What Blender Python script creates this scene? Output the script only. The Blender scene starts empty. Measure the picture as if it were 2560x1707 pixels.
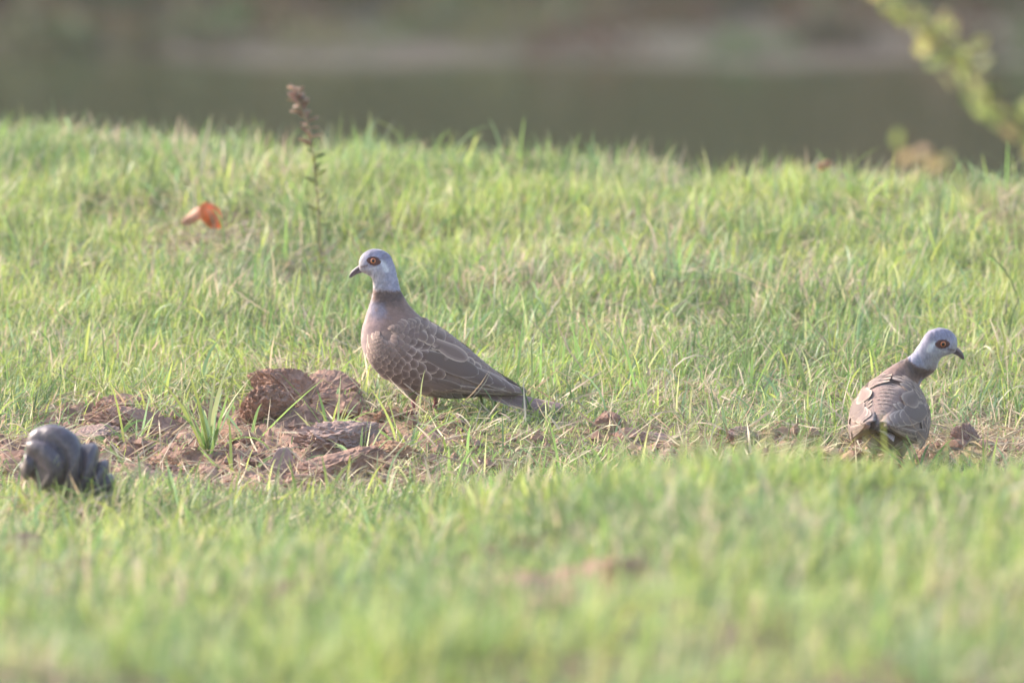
import bpy, bmesh, math, random
import numpy as np
from mathutils import Vector, Matrix, Euler

rng = np.random.default_rng(7)
random.seed(7)
scene = bpy.context.scene
COL = scene.collection

# ------------------------------------------------------------------ camera
CAM_H = 2.0
F_PX = 35460.0                      # focal length in pixels of the 2560 px wide photograph
PITCH = math.atan(3783.0 / F_PX)
cam_d = bpy.data.cameras.new('camera')
cam = bpy.data.objects.new('camera', cam_d)
COL.objects.link(cam)
cam.location = (0, 0, CAM_H)
cam.rotation_euler = (math.pi / 2 - PITCH, 0, 0)
cam_d.sensor_width = 36.0
cam_d.lens = F_PX / 2560 * 36.0
cam_d.clip_start = 0.1
cam_d.clip_end = 3000
cam_d.dof.use_dof = True
cam_d.dof.focus_distance = 17.72
cam_d.dof.aperture_fstop = 9.5
cam_d.dof.aperture_blades = 0
scene.camera = cam

# ------------------------------------------------------------------ light
SUN_DIR = Vector((-0.72, 0.50, 0.48)).normalized()
SUN_EL = math.asin(SUN_DIR.z)
SUN_ROT = math.atan2(SUN_DIR.x, SUN_DIR.y)
w = bpy.data.worlds.new('World'); scene.world = w; w.use_nodes = True
nt = w.node_tree; nt.nodes.clear()
sky = nt.nodes.new('ShaderNodeTexSky'); sky.sky_type = 'NISHITA'; sky.sun_disc = False
sky.sun_elevation = SUN_EL; sky.sun_rotation = SUN_ROT
sky.air_density = 1.0; sky.dust_density = 2.5; sky.ozone_density = 1.0
bg = nt.nodes.new('ShaderNodeBackground'); bg.inputs[1].default_value = 0.15
wo = nt.nodes.new('ShaderNodeOutputWorld')
nt.links.new(sky.outputs[0], bg.inputs[0]); nt.links.new(bg.outputs[0], wo.inputs[0])
sd = bpy.data.lights.new('sun', 'SUN'); sd.energy = 2.3; sd.angle = math.radians(3.0); sd.color = (1.0, 0.885, 0.79)
so = bpy.data.objects.new('sun', sd); COL.objects.link(so)
so.location = (-8, 4, 12)
so.rotation_euler = SUN_DIR.to_track_quat('Z', 'Y').to_euler()
scene.view_settings.view_transform = 'Standard'
scene.view_settings.look = 'None'
scene.view_settings.gamma = 1.0
scene.view_settings.use_curve_mapping = False
scene.view_settings.exposure = 1.68
scene.cycles.use_denoising = True
scene.cycles.max_bounces = 8
scene.cycles.transmission_bounces = 6
scene.cycles.transparent_max_bounces = 4
scene.cycles.volume_bounces = 0

# ------------------------------------------------------------------ helpers
CP, SP = math.cos(PITCH), math.sin(PITCH)
def at(px, py, d):
    """world point seen at photo pixel (px,py) whose ground distance (world y) is d"""
    dx = (px - 1280.0) / F_PX; dy = (py - 853.5) / F_PX
    v = (dx, CP - dy * SP, -SP - dy * CP)
    k = d / v[1]
    return Vector((v[0] * k, d, CAM_H + v[2] * k))

def _hash(ix, iy, seed):
    h = (ix.astype(np.int64) * 374761393 + iy.astype(np.int64) * 668265263 + seed * 974634777) & 0xffffffff
    h = ((h ^ (h >> 13)) * 1274126177) & 0xffffffff
    h = h ^ (h >> 16)
    return (h & 0xffffff) / float(0xffffff)
def vnoise(x, y, seed=0):
    x = np.asarray(x, float); y = np.asarray(y, float)
    ix = np.floor(x); iy = np.floor(y); fx = x - ix; fy = y - iy
    ix = ix.astype(np.int64); iy = iy.astype(np.int64)
    fx = fx * fx * (3 - 2 * fx); fy = fy * fy * (3 - 2 * fy)
    a = _hash(ix, iy, seed); b = _hash(ix + 1, iy, seed); c = _hash(ix, iy + 1, seed); d = _hash(ix + 1, iy + 1, seed)
    return (a + (b - a) * fx) * (1 - fy) + (c + (d - c) * fx) * fy      # 0..1
def fbm(x, y, seed=0, oct=4):
    s = 0; a = 0.5; t = 0
    for o in range(oct):
        s = s + a * vnoise(x * 2 ** o, y * 2 ** o, seed + o * 17); t += a; a *= 0.5
    return s / t
def noise3(p, seed=0):
    return (vnoise(p[:, 0] + 0.37 * p[:, 2], p[:, 1] - 0.61 * p[:, 2], seed) + vnoise(p[:, 1] + 31.7, p[:, 2] + 0.43 * p[:, 0], seed + 5)
            + vnoise(p[:, 2] - 11.3, p[:, 0] + 0.29 * p[:, 1], seed + 9)) / 3.0
def fbm3(p, seed=0, oct=4):
    s = 0; a = 0.5; t = 0
    for o in range(oct):
        s = s + a * noise3(p * 2 ** o, seed + o * 31); t += a; a *= 0.5
    return s / t
def sstep(a, b, x):
    t = np.clip((np.asarray(x, float) - a) / (b - a), 0, 1)
    return t * t * (3 - 2 * t)

def mesh_obj(name, verts, faces, mat=None, parent=None, smooth=True, cols=None, attrs=None):
    me = bpy.data.meshes.new(name)
    me.from_pydata([tuple(v) for v in verts], [], [tuple(f) for f in faces])
    if smooth:
        me.polygons.foreach_set('use_smooth', [True] * len(me.polygons))
    if cols is not None:
        a = me.color_attributes.new('Col', 'FLOAT_COLOR', 'POINT')
        c = np.ones((len(verts), 4), np.float32); c[:, :3] = np.asarray(cols)[:, :3]
        a.data.foreach_set('color', c.ravel())
    if attrs:
        for k, vals in attrs.items():
            a = me.attributes.new(k, 'FLOAT', 'POINT'); a.data.foreach_set('value', np.asarray(vals, np.float32))
    if mat: me.materials.append(mat)
    me.update()
    o = bpy.data.objects.new(name, me); COL.objects.link(o)
    if parent: o.parent = parent
    return o
def empty(name, loc=(0, 0, 0), rot=(0, 0, 0)):
    o = bpy.data.objects.new(name, None); COL.objects.link(o)
    o.location = loc; o.rotation_euler = rot; o.empty_display_size = 0.05
    return o
def tag(o, label=None, cat=None, group=None, kind=None):
    if label: o['label'] = label
    if cat: o['category'] = cat
    if group: o['group'] = group
    if kind: o['kind'] = kind
    return o
def grid_faces(nu, nv, wrap=False):
    f = []
    for i in range(nu - 1):
        for j in range(nv if wrap else nv - 1):
            j2 = (j + 1) % nv
            f.append((i * nv + j, i * nv + j2, (i + 1) * nv + j2, (i + 1) * nv + j))
    return f
def catmull(P, t):
    """P (n,k) control rows, t in 0..n-1"""
    P = np.asarray(P, float); n = len(P); t = np.clip(np.asarray(t, float), 0, n - 1 - 1e-9)
    i = np.floor(t).astype(int); f = (t - i)[:, None]
    p0 = P[np.clip(i - 1, 0, n - 1)]; p1 = P[i]; p2 = P[np.clip(i + 1, 0, n - 1)]; p3 = P[np.clip(i + 2, 0, n - 1)]
    return 0.5 * ((2 * p1) + (-p0 + p2) * f + (2 * p0 - 5 * p1 + 4 * p2 - p3) * f ** 2 + (-p0 + 3 * p1 - 3 * p2 + p3) * f ** 3)
def tube(pts, rad, ns=8):
    """verts, faces of a tapered tube along pts"""
    pts = [Vector(p) for p in pts]; V = []; n = len(pts)
    up = Vector((0.13, 0.31, 0.94))
    for i, p in enumerate(pts):
        t = (pts[min(i + 1, n - 1)] - pts[max(i - 1, 0)]).normalized()
        a = t.cross(up)
        if a.length < 1e-4: a = t.cross(Vector((1, 0, 0)))
        a.normalize(); b = t.cross(a)
        for k in range(ns):
            th = 2 * math.pi * k / ns
            V.append(p + (a * math.cos(th) + b * math.sin(th)) * rad[i])
    Fc = grid_faces(n, ns, wrap=True)
    Fc.append(tuple(range(ns - 1, -1, -1))); Fc.append(tuple(range((n - 1) * ns, n * ns)))
    return V, Fc

# ------------------------------------------------------------------ materials
def new_mat(name):
    m = bpy.data.materials.new(name); m.use_nodes = True
    nt = m.node_tree; nt.nodes.clear()
    out = nt.nodes.new('ShaderNodeOutputMaterial')
    return m, nt, out
def N(nt, t, **kw):
    n = nt.nodes.new(t)
    for k, v in kw.items(): setattr(n, k, v)
    return n
def rgb(c): return (c[0], c[1], c[2], 1.0)

def mat_grass(name='grass_blade', trans=0.42, rough=0.52):
    m, nt, out = new_mat(name); L = nt.links
    at_ = N(nt, 'ShaderNodeAttribute', attribute_name='Col')
    p = N(nt, 'ShaderNodeBsdfPrincipled'); p.inputs['Roughness'].default_value = rough
    p.inputs['Specular IOR Level'].default_value = 0.40
    L.new(at_.outputs['Color'], p.inputs['Base Color'])
    tr = N(nt, 'ShaderNodeBsdfTranslucent')
    hs = N(nt, 'ShaderNodeHueSaturation'); hs.inputs['Hue'].default_value = 0.492
    hs.inputs['Saturation'].default_value = 1.0; hs.inputs['Value'].default_value = 1.35
    L.new(at_.outputs['Color'], hs.inputs['Color']); L.new(hs.outputs[0], tr.inputs['Color'])
    mx = N(nt, 'ShaderNodeMixShader'); mx.inputs[0].default_value = trans
    L.new(p.outputs[0], mx.inputs[1]); L.new(tr.outputs[0], mx.inputs[2]); L.new(mx.outputs[0], out.inputs[0])
    return m
def mat_soil(name, c1, c2, c3, scale=60, bump=0.5, rough=0.95):
    m, nt, out = new_mat(name); L = nt.links
    tc = N(nt, 'ShaderNodeTexCoord')
    n1 = N(nt, 'ShaderNodeTexNoise'); n1.inputs['Scale'].default_value = scale * 0.25; n1.inputs['Detail'].default_value = 8; n1.inputs['Roughness'].default_value = 0.7
    n2 = N(nt, 'ShaderNodeTexNoise'); n2.inputs['Scale'].default_value = scale * 3; n2.inputs['Detail'].default_value = 6; n2.inputs['Roughness'].default_value = 0.75
    L.new(tc.outputs['Object'], n1.inputs['Vector']); L.new(tc.outputs['Object'], n2.inputs['Vector'])
    r = N(nt, 'ShaderNodeValToRGB'); e = r.color_ramp.elements
    e[0].position = 0.3; e[0].color = rgb(c1); e[1].position = 0.72; e[1].color = rgb(c3)
    k = e.new(0.5); k.color = rgb(c2)
    mx = N(nt, 'ShaderNodeMath', operation='MULTIPLY_ADD'); mx.inputs[1].default_value = 0.35
    L.new(n2.outputs[0], mx.inputs[0])
    mm = N(nt, 'ShaderNodeMath', operation='MULTIPLY'); mm.inputs[1].default_value = 0.65
    L.new(n1.outputs[0], mm.inputs[0]); L.new(mm.outputs[0], mx.inputs[2]); L.new(mx.outputs[0], r.inputs[0])
    p = N(nt, 'ShaderNodeBsdfPrincipled'); p.inputs['Roughness'].default_value = rough; p.inputs['Specular IOR Level'].default_value = 0.2
    L.new(r.outputs[0], p.inputs['Base Color'])
    b = N(nt, 'ShaderNodeBump'); b.inputs['Strength'].default_value = bump; b.inputs['Distance'].default_value = 0.004
    L.new(n2.outputs[0], b.inputs['Height']); L.new(b.outputs[0], p.inputs['Normal'])
    L.new(p.outputs[0], out.inputs[0])
    return m
def mat_simple(name, c, rough=0.6, spec=0.4, var=0.25, scale=200, bump=0.0, sheen=0.0):
    m, nt, out = new_mat(name); L = nt.links
    tc = N(nt, 'ShaderNodeTexCoord')
    n1 = N(nt, 'ShaderNodeTexNoise'); n1.inputs['Scale'].default_value = scale; n1.inputs['Detail'].default_value = 5
    L.new(tc.outputs['Object'], n1.inputs['Vector'])
    r = N(nt, 'ShaderNodeValToRGB'); e = r.color_ramp.elements
    e[0].position = 0.3; e[1].position = 0.7
    e[0].color = rgb([x * (1 - var) for x in c]); e[1].color = rgb([min(1, x * (1 + var)) for x in c])
    L.new(n1.outputs[0], r.inputs[0])
    p = N(nt, 'ShaderNodeBsdfPrincipled'); p.inputs['Roughness'].default_value = rough; p.inputs['Specular IOR Level'].default_value = spec
    p.inputs['Sheen Weight'].default_value = sheen
    L.new(r.outputs[0], p.inputs['Base Color'])
    if bump:
        b = N(nt, 'ShaderNodeBump'); b.inputs['Strength'].default_value = bump; b.inputs['Distance'].default_value = 0.002
        L.new(n1.outputs[0], b.inputs['Height']); L.new(b.outputs[0], p.inputs['Normal'])
    L.new(p.outputs[0], out.inputs[0])
    return m
def mat_leaf(name, c, var=0.35, scale=30, trans=0.4, rough=0.5):
    m, nt, out = new_mat(name); L = nt.links
    oi = N(nt, 'ShaderNodeObjectInfo')
    tc = N(nt, 'ShaderNodeTexCoord')
    n1 = N(nt, 'ShaderNodeTexNoise'); n1.inputs['Scale'].default_value = scale; n1.inputs['Detail'].default_value = 4
    L.new(tc.outputs['Object'], n1.inputs['Vector'])
    r = N(nt, 'ShaderNodeValToRGB'); e = r.color_ramp.elements
    e[0].position = 0.3; e[1].position = 0.7
    e[0].color = rgb([x * (1 - var) for x in c]); e[1].color = rgb([min(1, x * (1 + var)) for x in c])
    L.new(n1.outputs[0], r.inputs[0])
    hs = N(nt, 'ShaderNodeHueSaturation')
    mr = N(nt, 'ShaderNodeMapRange'); mr.inputs[3].default_value = 0.475; mr.inputs[4].default_value = 0.515
    L.new(oi.outputs['Random'], mr.inputs[0]); L.new(mr.outputs[0], hs.inputs['Hue']); L.new(r.outputs[0], hs.inputs['Color'])
    p = N(nt, 'ShaderNodeBsdfPrincipled'); p.inputs['Roughness'].default_value = rough
    L.new(hs.outputs[0], p.inputs['Base Color'])
    t = N(nt, 'ShaderNodeBsdfTranslucent'); L.new(hs.outputs[0], t.inputs['Color'])
    mx = N(nt, 'ShaderNodeMixShader'); mx.inputs[0].default_value = trans
    L.new(p.outputs[0], mx.inputs[1]); L.new(t.outputs[0], mx.inputs[2]); L.new(mx.outputs[0], out.inputs[0])
    return m
def mat_plumage():
    m, nt, out = new_mat('plumage'); L = nt.links
    a = N(nt, 'ShaderNodeAttribute', attribute_name='Col')
    tc = N(nt, 'ShaderNodeTexCoord')
    mp = N(nt, 'ShaderNodeMapping'); mp.inputs['Scale'].default_value = (1.0, 1.0, 0.45)
    L.new(tc.outputs['Object'], mp.inputs[0])
    n1 = N(nt, 'ShaderNodeTexNoise'); n1.inputs['Scale'].default_value = 420; n1.inputs['Detail'].default_value = 4; n1.inputs['Roughness'].default_value = 0.6
    n2 = N(nt, 'ShaderNodeTexNoise'); n2.inputs['Scale'].default_value = 110; n2.inputs['Detail'].default_value = 3
    L.new(mp.outputs[0], n1.inputs['Vector']); L.new(mp.outputs[0], n2.inputs['Vector'])
    ad = N(nt, 'ShaderNodeMath', operation='ADD'); L.new(n1.outputs[0], ad.inputs[0]); L.new(n2.outputs[0], ad.inputs[1])
    mr = N(nt, 'ShaderNodeMapRange'); mr.inputs[1].default_value = 0.6; mr.inputs[2].default_value = 1.4; mr.inputs[3].default_value = 0.82; mr.inputs[4].default_value = 1.18
    L.new(ad.outputs[0], mr.inputs[0])
    mu = N(nt, 'ShaderNodeVectorMath', operation='SCALE'); L.new(a.outputs['Color'], mu.inputs[0]); L.new(mr.outputs[0], mu.inputs['Scale'])
    p = N(nt, 'ShaderNodeBsdfPrincipled'); p.inputs['Roughness'].default_value = 0.85; p.inputs['Specular IOR Level'].default_value = 0.15
    p.inputs['Sheen Weight'].default_value = 0.25; p.inputs['Sheen Roughness'].default_value = 0.4
    L.new(mu.outputs[0], p.inputs['Base Color'])
    b = N(nt, 'ShaderNodeBump'); b.inputs['Strength'].default_value = 0.35; b.inputs['Distance'].default_value = 0.0012
    L.new(ad.outputs[0], b.inputs['Height']); L.new(b.outputs[0], p.inputs['Normal'])
    L.new(p.outputs[0], out.inputs[0])
    return m
def mat_feather(name, dark, mid, fringe, f0=0.0004, f1=0.0011, f2=0.0030):
    """vane colour by the distance to the feather's own edge (attribute 'edge', metres)"""
    m, nt, out = new_mat(name); L = nt.links
    a = N(nt, 'ShaderNodeAttribute', attribute_name='edge')
    sh = N(nt, 'ShaderNodeAttribute', attribute_name='shaft')
    tc = N(nt, 'ShaderNodeTexCoord')
    n1 = N(nt, 'ShaderNodeTexNoise'); n1.inputs['Scale'].default_value = 500; n1.inputs['Detail'].default_value = 3
    L.new(tc.outputs['Object'], n1.inputs['Vector'])
    ma = N(nt, 'ShaderNodeMath', operation='MULTIPLY_ADD'); ma.inputs[1].default_value = 0.0010; 
    L.new(n1.outputs[0], ma.inputs[0]); L.new(a.outputs['Fac'], ma.inputs[2])
    sb = N(nt, 'ShaderNodeMath', operation='SUBTRACT'); sb.inputs[1].default_value = 0.0005; L.new(ma.outputs[0], sb.inputs[0])
    mr = N(nt, 'ShaderNodeMapRange'); mr.inputs[1].default_value = 0.0; mr.inputs[2].default_value = f2 * 1.6
    L.new(sb.outputs[0], mr.inputs[0])
    r = N(nt, 'ShaderNodeValToRGB'); e = r.color_ramp.elements
    tot = f2 * 1.6
    e[0].position = f0 / tot; e[0].color = rgb(fringe); e[1].position = f2 / tot; e[1].color = rgb(dark)
    k = e.new(f1 / tot); k.color = rgb(mid)
    L.new(mr.outputs[0], r.inputs[0])
    oi = N(nt, 'ShaderNodeObjectInfo')
    mv = N(nt, 'ShaderNodeMapRange'); mv.inputs[3].default_value = 0.82; mv.inputs[4].default_value = 1.16
    L.new(oi.outputs['Random'], mv.inputs[0])
    sc_ = N(nt, 'ShaderNodeVectorMath', operation='SCALE'); L.new(r.outputs[0], sc_.inputs[0]); L.new(mv.outputs[0], sc_.inputs['Scale'])
    p = N(nt, 'ShaderNodeBsdfPrincipled'); p.inputs['Roughness'].default_value = 0.75; p.inputs['Specular IOR Level'].default_value = 0.2
    p.inputs['Sheen Weight'].default_value = 0.12
    L.new(sc_.outputs[0], p.inputs['Base Color'])
    wv = N(nt, 'ShaderNodeMath', operation='SINE')
    s2 = N(nt, 'ShaderNodeMath', operation='MULTIPLY'); s2.inputs[1].default_value = 55.0
    L.new(sh.outputs['Fac'], s2.inputs[0]); L.new(s2.outputs[0], wv.inputs[0])
    b = N(nt, 'ShaderNodeBump'); b.inputs['Strength'].default_value = 0.10; b.inputs['Distance'].default_value = 0.0003
    L.new(wv.outputs[0], b.inputs['Height']); L.new(b.outputs[0], p.inputs['Normal'])
    L.new(p.outputs[0], out.inputs[0])
    return m

M_GRASS = mat_grass()
M_STRAW = mat_grass('dry_straw', trans=0.2, rough=0.6)
M_GROUND = mat_soil('turf_soil', (0.10, 0.075, 0.045), (0.16, 0.125, 0.07), (0.20, 0.17, 0.09), scale=40, bump=0.8)
M_SOIL = mat_soil('red_brown_soil', (0.22, 0.122, 0.090), (0.38, 0.232, 0.172), (0.50, 0.33, 0.255), scale=70, bump=0.9)
M_SOIL2 = mat_soil('orange_brown_soil', (0.26, 0.14, 0.085), (0.41, 0.235, 0.145), (0.50, 0.33, 0.22), scale=80, bump=0.9)
M_SOIL3 = mat_soil('grey_brown_soil', (0.24, 0.155, 0.13), (0.37, 0.255, 0.215), (0.50, 0.37, 0.32), scale=80, bump=0.7)
M_PLUM = mat_plumage()

# ------------------------------------------------------------------ terrain
def edge_y(x):                       # where the grassy bank breaks down to the water
    return 21.2 - 0.50 * x - 0.10 * x * x
LEFT_Y = [2.0, 8.0, 11.5, 13.0, 15.0, 16.2, 16.9, 17.3, 18.5, 24]
LEFT_Z = [0.95, 0.62, 0.475, 0.345, 0.145, 0.045, 0.005, 0.0, 0.0, 0.0]
RIGHT_Y = [2.0, 8.0, 11.5, 13.0, 15.0, 15.6, 16.3, 16.9, 18.5, 24]
RIGHT_Z = [0.95, 0.70, 0.490, 0.392, 0.230, 0.157, 0.038, 0.0, 0.0, 0.0]
def smooth_interp(y, Y, Z):
    return (np.interp(y - 0.22, Y, Z) + 2 * np.interp(y, Y, Z) + np.interp(y + 0.22, Y, Z)) / 4
SOIL_A = (-0.39, 17.48, 0.28, 0.50)      # dug patch by the left dove: x, y, radii
SOIL_B = (0.37, 17.50, 0.30, 0.20)       # scratched patch by the right dove
def soil_mask(x, y):
    x = np.asarray(x, float); y = np.asarray(y, float)
    n = 0.55 * (fbm(x * 9 + 4, y * 5 + 1, 71) - 0.5) * 2
    a = sstep(1.25, 0.75, np.hypot((x - SOIL_A[0]) / SOIL_A[2], (y - SOIL_A[1]) / SOIL_A[3]) + n)
    b = sstep(1.2, 0.7, np.hypot((x - SOIL_B[0]) / SOIL_B[2], (y - SOIL_B[1]) / SOIL_B[3]) + n) * 0.72
    c = sstep(1.2, 0.6, np.hypot((x - 0.055) / 0.085, (y - 12.95) / 0.55) + n) * 0.9
    d = sstep(1.2, 0.6, np.hypot((x + 0.53) / 0.05, (y - 15.0) / 0.15) + n) * 0.9
    return np.clip(a + b + c + d, 0, 1)
def trodden(x, y):
    a = np.exp(-(((x + 0.0) / 0.26) ** 2 + ((y - 17.60) / 0.42) ** 2) ** 2)
    b = np.exp(-(((x - 0.46) / 0.28) ** 2 + ((y - 17.20) / 0.36) ** 2) ** 2)
    c = np.exp(-(((x + 0.40) / 0.35) ** 2 + ((y - 17.1) / 0.45) ** 2) ** 2)
    d = np.exp(-(((x + 0.44) / 0.10) ** 2 + ((y - 19.95) / 0.30) ** 2) ** 2) + np.exp(-(((x + 0.275) / 0.06) ** 2 + ((y - 19.55) / 0.30) ** 2) ** 2)
    return np.clip(a + b + c + 1.2 * d, 0, 1)
def height(x, y):
    x = np.asarray(x, float); y = np.asarray(y, float)
    k = sstep(-0.22, 0.10, x + 0.02 * y - 0.30)
    z = smooth_interp(y, LEFT_Y, LEFT_Z) * (1 - k) + smooth_interp(y, RIGHT_Y, RIGHT_Z) * k
    z = z + 0.030 * (fbm(x * 2.2, y * 1.3, 3) - 0.5) + (0.016 + 0.060 * sstep(18.4, 19.2, y) + 0.070 * sstep(15.6, 15.0, y)) * (fbm(x * 5, y * 3.2, 9) - 0.5)
    z = z + 0.040 * np.exp(-(((x + 0.505) / 0.11) ** 2 + ((y - 16.25) / 0.16) ** 2))
    s = soil_mask(x, y)
    rd = np.abs(fbm(x * 13 + 3, y * 10, 21, 5) - 0.5)
    z = z + s * (0.060 * (fbm(x * 15, y * 11, 23, 5) - 0.47) - 0.07 * (rd - 0.09) + 0.020 * (fbm(x * 60, y * 50, 25, 3) - 0.5) - 0.010)
    e = y - edge_y(x)
    z = z - np.clip(e, 0, None) ** 1.0 * 0.55 * sstep(0, 0.25, e)
    return np.maximum(z, -5.6)
def hz(x, y): return float(height(np.array([x]), np.array([y]))[0])

def build_ground():
    xs = np.concatenate([np.linspace(-14, -1.2, 24), np.linspace(-1.15, -0.72, 44), np.linspace(-0.715, 0.70, 250), np.linspace(0.71, 1.15, 45), np.linspace(1.2, 14, 24)])
    ys = np.concatenate([np.linspace(-4, 11, 30), np.linspace(11.05, 16.4, 120), np.linspace(16.42, 17.0, 50), np.linspace(17.007, 18.2, 165), np.linspace(18.22, 18.6, 30), np.linspace(18.63, 22.5, 110), np.linspace(22.6, 36, 40)])
    X, Y = np.meshgrid(xs, ys, indexing='ij')
    Z = height(X.ravel(), Y.ravel())
    V = np.stack([X.ravel(), Y.ravel(), Z], 1)
    s = soil_mask(V[:, 0], V[:, 1])
    o = mesh_obj('ground', V, grid_faces(len(xs), len(ys)), None, attrs={'soil': s})
    m, nt, out = new_mat('ground_earth'); L = nt.links
    a = N(nt, 'ShaderNodeAttribute', attribute_name='soil')
    tc = N(nt, 'ShaderNodeTexCoord')
    n1 = N(nt, 'ShaderNodeTexNoise'); n1.inputs['Scale'].default_value = 22; n1.inputs['Detail'].default_value = 9; n1.inputs['Roughness'].default_value = 0.72
    n2 = N(nt, 'ShaderNodeTexNoise'); n2.inputs['Scale'].default_value = 230; n2.inputs['Detail'].default_value = 5; n2.inputs['Roughness'].default_value = 0.7
    L.new(tc.outputs['Object'], n1.inputs['Vector']); L.new(tc.outputs['Object'], n2.inputs['Vector'])
    r1 = N(nt, 'ShaderNodeValToRGB'); e = r1.color_ramp.elements
    e[0].position = 0.32; e[0].color = (0.11, 0.085, 0.05, 1); e[1].position = 0.68; e[1].color = (0.22, 0.19, 0.10, 1)
    r2 = N(nt, 'ShaderNodeValToRGB'); e = r2.color_ramp.elements
    e[0].position = 0.32; e[0].color = (0.22, 0.122, 0.090, 1); e[1].position = 0.68; e[1].color = (0.46, 0.30, 0.23, 1)
    L.new(n1.outputs[0], r1.inputs[0]); L.new(n1.outputs[0], r2.inputs[0])
    mx = N(nt, 'ShaderNodeMixRGB'); L.new(a.outputs['Fac'], mx.inputs[0]); L.new(r1.outputs[0], mx.inputs[1]); L.new(r2.outputs[0], mx.inputs[2])
    p = N(nt, 'ShaderNodeBsdfPrincipled'); p.inputs['Roughness'].default_value = 0.95; p.inputs['Specular IOR Level'].default_value = 0.15
    L.new(mx.outputs[0], p.inputs['Base Color'])
    b = N(nt, 'ShaderNodeBump'); b.inputs['Strength'].default_value = 0.9; b.inputs['Distance'].default_value = 0.005
    L.new(n2.outputs[0], b.inputs['Height']); L.new(b.outputs[0], p.inputs['Normal']); L.new(p.outputs[0], out.inputs[0])
    o.data.materials.append(m)
    tag(o, 'grassy bank with brown earth sloping to the water', None, kind='structure')
build_ground()

# water and the far shore
WATER_Z = -5.0
def build_far():
    V = [(-60, 26, WATER_Z), (60, 26, WATER_Z), (60, 83, WATER_Z), (-60, 83, WATER_Z)]
    o = mesh_obj('water', V, [(0, 1, 2, 3)], None)
    m, nt, out = new_mat('pond_water'); L = nt.links
    p = N(nt, 'ShaderNodeBsdfPrincipled'); p.inputs['Base Color'].default_value = (0.018, 0.030, 0.010, 1)
    p.inputs['Roughness'].default_value = 0.12; p.inputs['IOR'].default_value = 1.33
    tc = N(nt, 'ShaderNodeTexCoord')
    mp = N(nt, 'ShaderNodeMapping'); mp.inputs['Scale'].default_value = (1.2, 5, 1); L.new(tc.outputs['Object'], mp.inputs[0])
    n1 = N(nt, 'ShaderNodeTexNoise'); n1.inputs['Scale'].default_value = 1.3; n1.inputs['Detail'].default_value = 3; L.new(mp.outputs[0], n1.inputs['Vector'])
    b = N(nt, 'ShaderNodeBump'); b.inputs['Strength'].default_value = 0.25; b.inputs['Distance'].default_value = 0.02
    L.new(n1.outputs[0], b.inputs['Height']); L.new(b.outputs[0], p.inputs['Normal']); L.new(p.outputs[0], out.inputs[0])
    o.data.materials.append(m); tag(o, 'still green brown water beyond the bank', None, kind='structure')
    xs = np.linspace(-60, 60, 161); ys = np.concatenate([np.linspace(78, 92, 71), np.linspace(94, 400, 30)])
    X, Y = np.meshgrid(xs, ys, indexing='ij'); x = X.ravel(); y = Y.ravel()
    sh = 80.5 + 3.2 * (fbm(x * 0.8, x * 0 + 3, 40) - 0.5)
    z = WATER_Z + np.where(y < sh, (y - sh) * 0.12, (y - sh) * 0.022 + 0.10 * (fbm(x * 1.1, y * 1.1, 44) - 0.35) * sstep(0, 1, y - sh))
    z = z + 0.55 * np.clip(y - 86.0, 0, 40) + 0.5 * (fbm(x * 0.4, y * 0.3, 46) - 0.5) * sstep(86, 90, y)  # unseen slope added so the water reflects dark land, not sky
    o = mesh_obj('far_shore', np.stack([x, y, z], 1), grid_faces(len(xs), len(ys)), None)
    m, nt, out = new_mat('shore_earth'); L = nt.links
    tc = N(nt, 'ShaderNodeTexCoord')
    n1 = N(nt, 'ShaderNodeTexNoise'); n1.inputs['Scale'].default_value = 1.1; n1.inputs['Detail'].default_value = 4; L.new(tc.outputs['Object'], n1.inputs['Vector'])
    r = N(nt, 'ShaderNodeValToRGB'); e = r.color_ramp.elements
    e[0].position = 0.33; e[0].color = (0.008, 0.016, 0.004, 1); e[1].position = 0.64; e[1].color = (0.022, 0.010, 0.007, 1)
    k = e.new(0.52); k.color = (0.017, 0.016, 0.007, 1)
    L.new(n1.outputs[0], r.inputs[0])
    p = N(nt, 'ShaderNodeBsdfPrincipled'); p.inputs['Roughness'].default_value = 0.95
    L.new(r.outputs[0], p.inputs['Base Color']); L.new(p.outputs[0], out.inputs[0])
    o.data.materials.append(m); tag(o, 'muddy far shore with patchy grass and an added unseen slope behind', None, kind='structure')
build_far()

def leaf_cloud(name, n, cx, cz, rx, ry, rz, size, mat, parent, seed):
    r = np.random.default_rng(seed)
    d = r.normal(size=(n, 3)); d /= np.linalg.norm(d, axis=1)[:, None]
    rad = r.uniform(0.45, 1.0, n) ** 0.5
    rad = rad * (0.7 + 0.6 * fbm3(d * 2.3 + 7, seed, 2))
    c = d * rad[:, None] * np.array([rx, ry, rz]); c[:, 2] = np.maximum(c[:, 2] + cz, 0.02); c[:, 0] += cx
    a = r.normal(size=(n, 3)); a /= np.linalg.norm(a, axis=1)[:, None]
    b = np.cross(a, r.normal(size=(n, 3))); b /= np.linalg.norm(b, axis=1)[:, None]
    s = (size * r.uniform(0.6, 1.4, n))[:, None]
    V = np.stack([c - a * s, c + b * s * 0.55, c + a * s, c - b * s * 0.55], 1).reshape(-1, 3)
    Fc = np.arange(n * 4).reshape(n, 4)
    return mesh_obj(name, V, Fc.tolist(), mat, parent, smooth=False)

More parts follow.
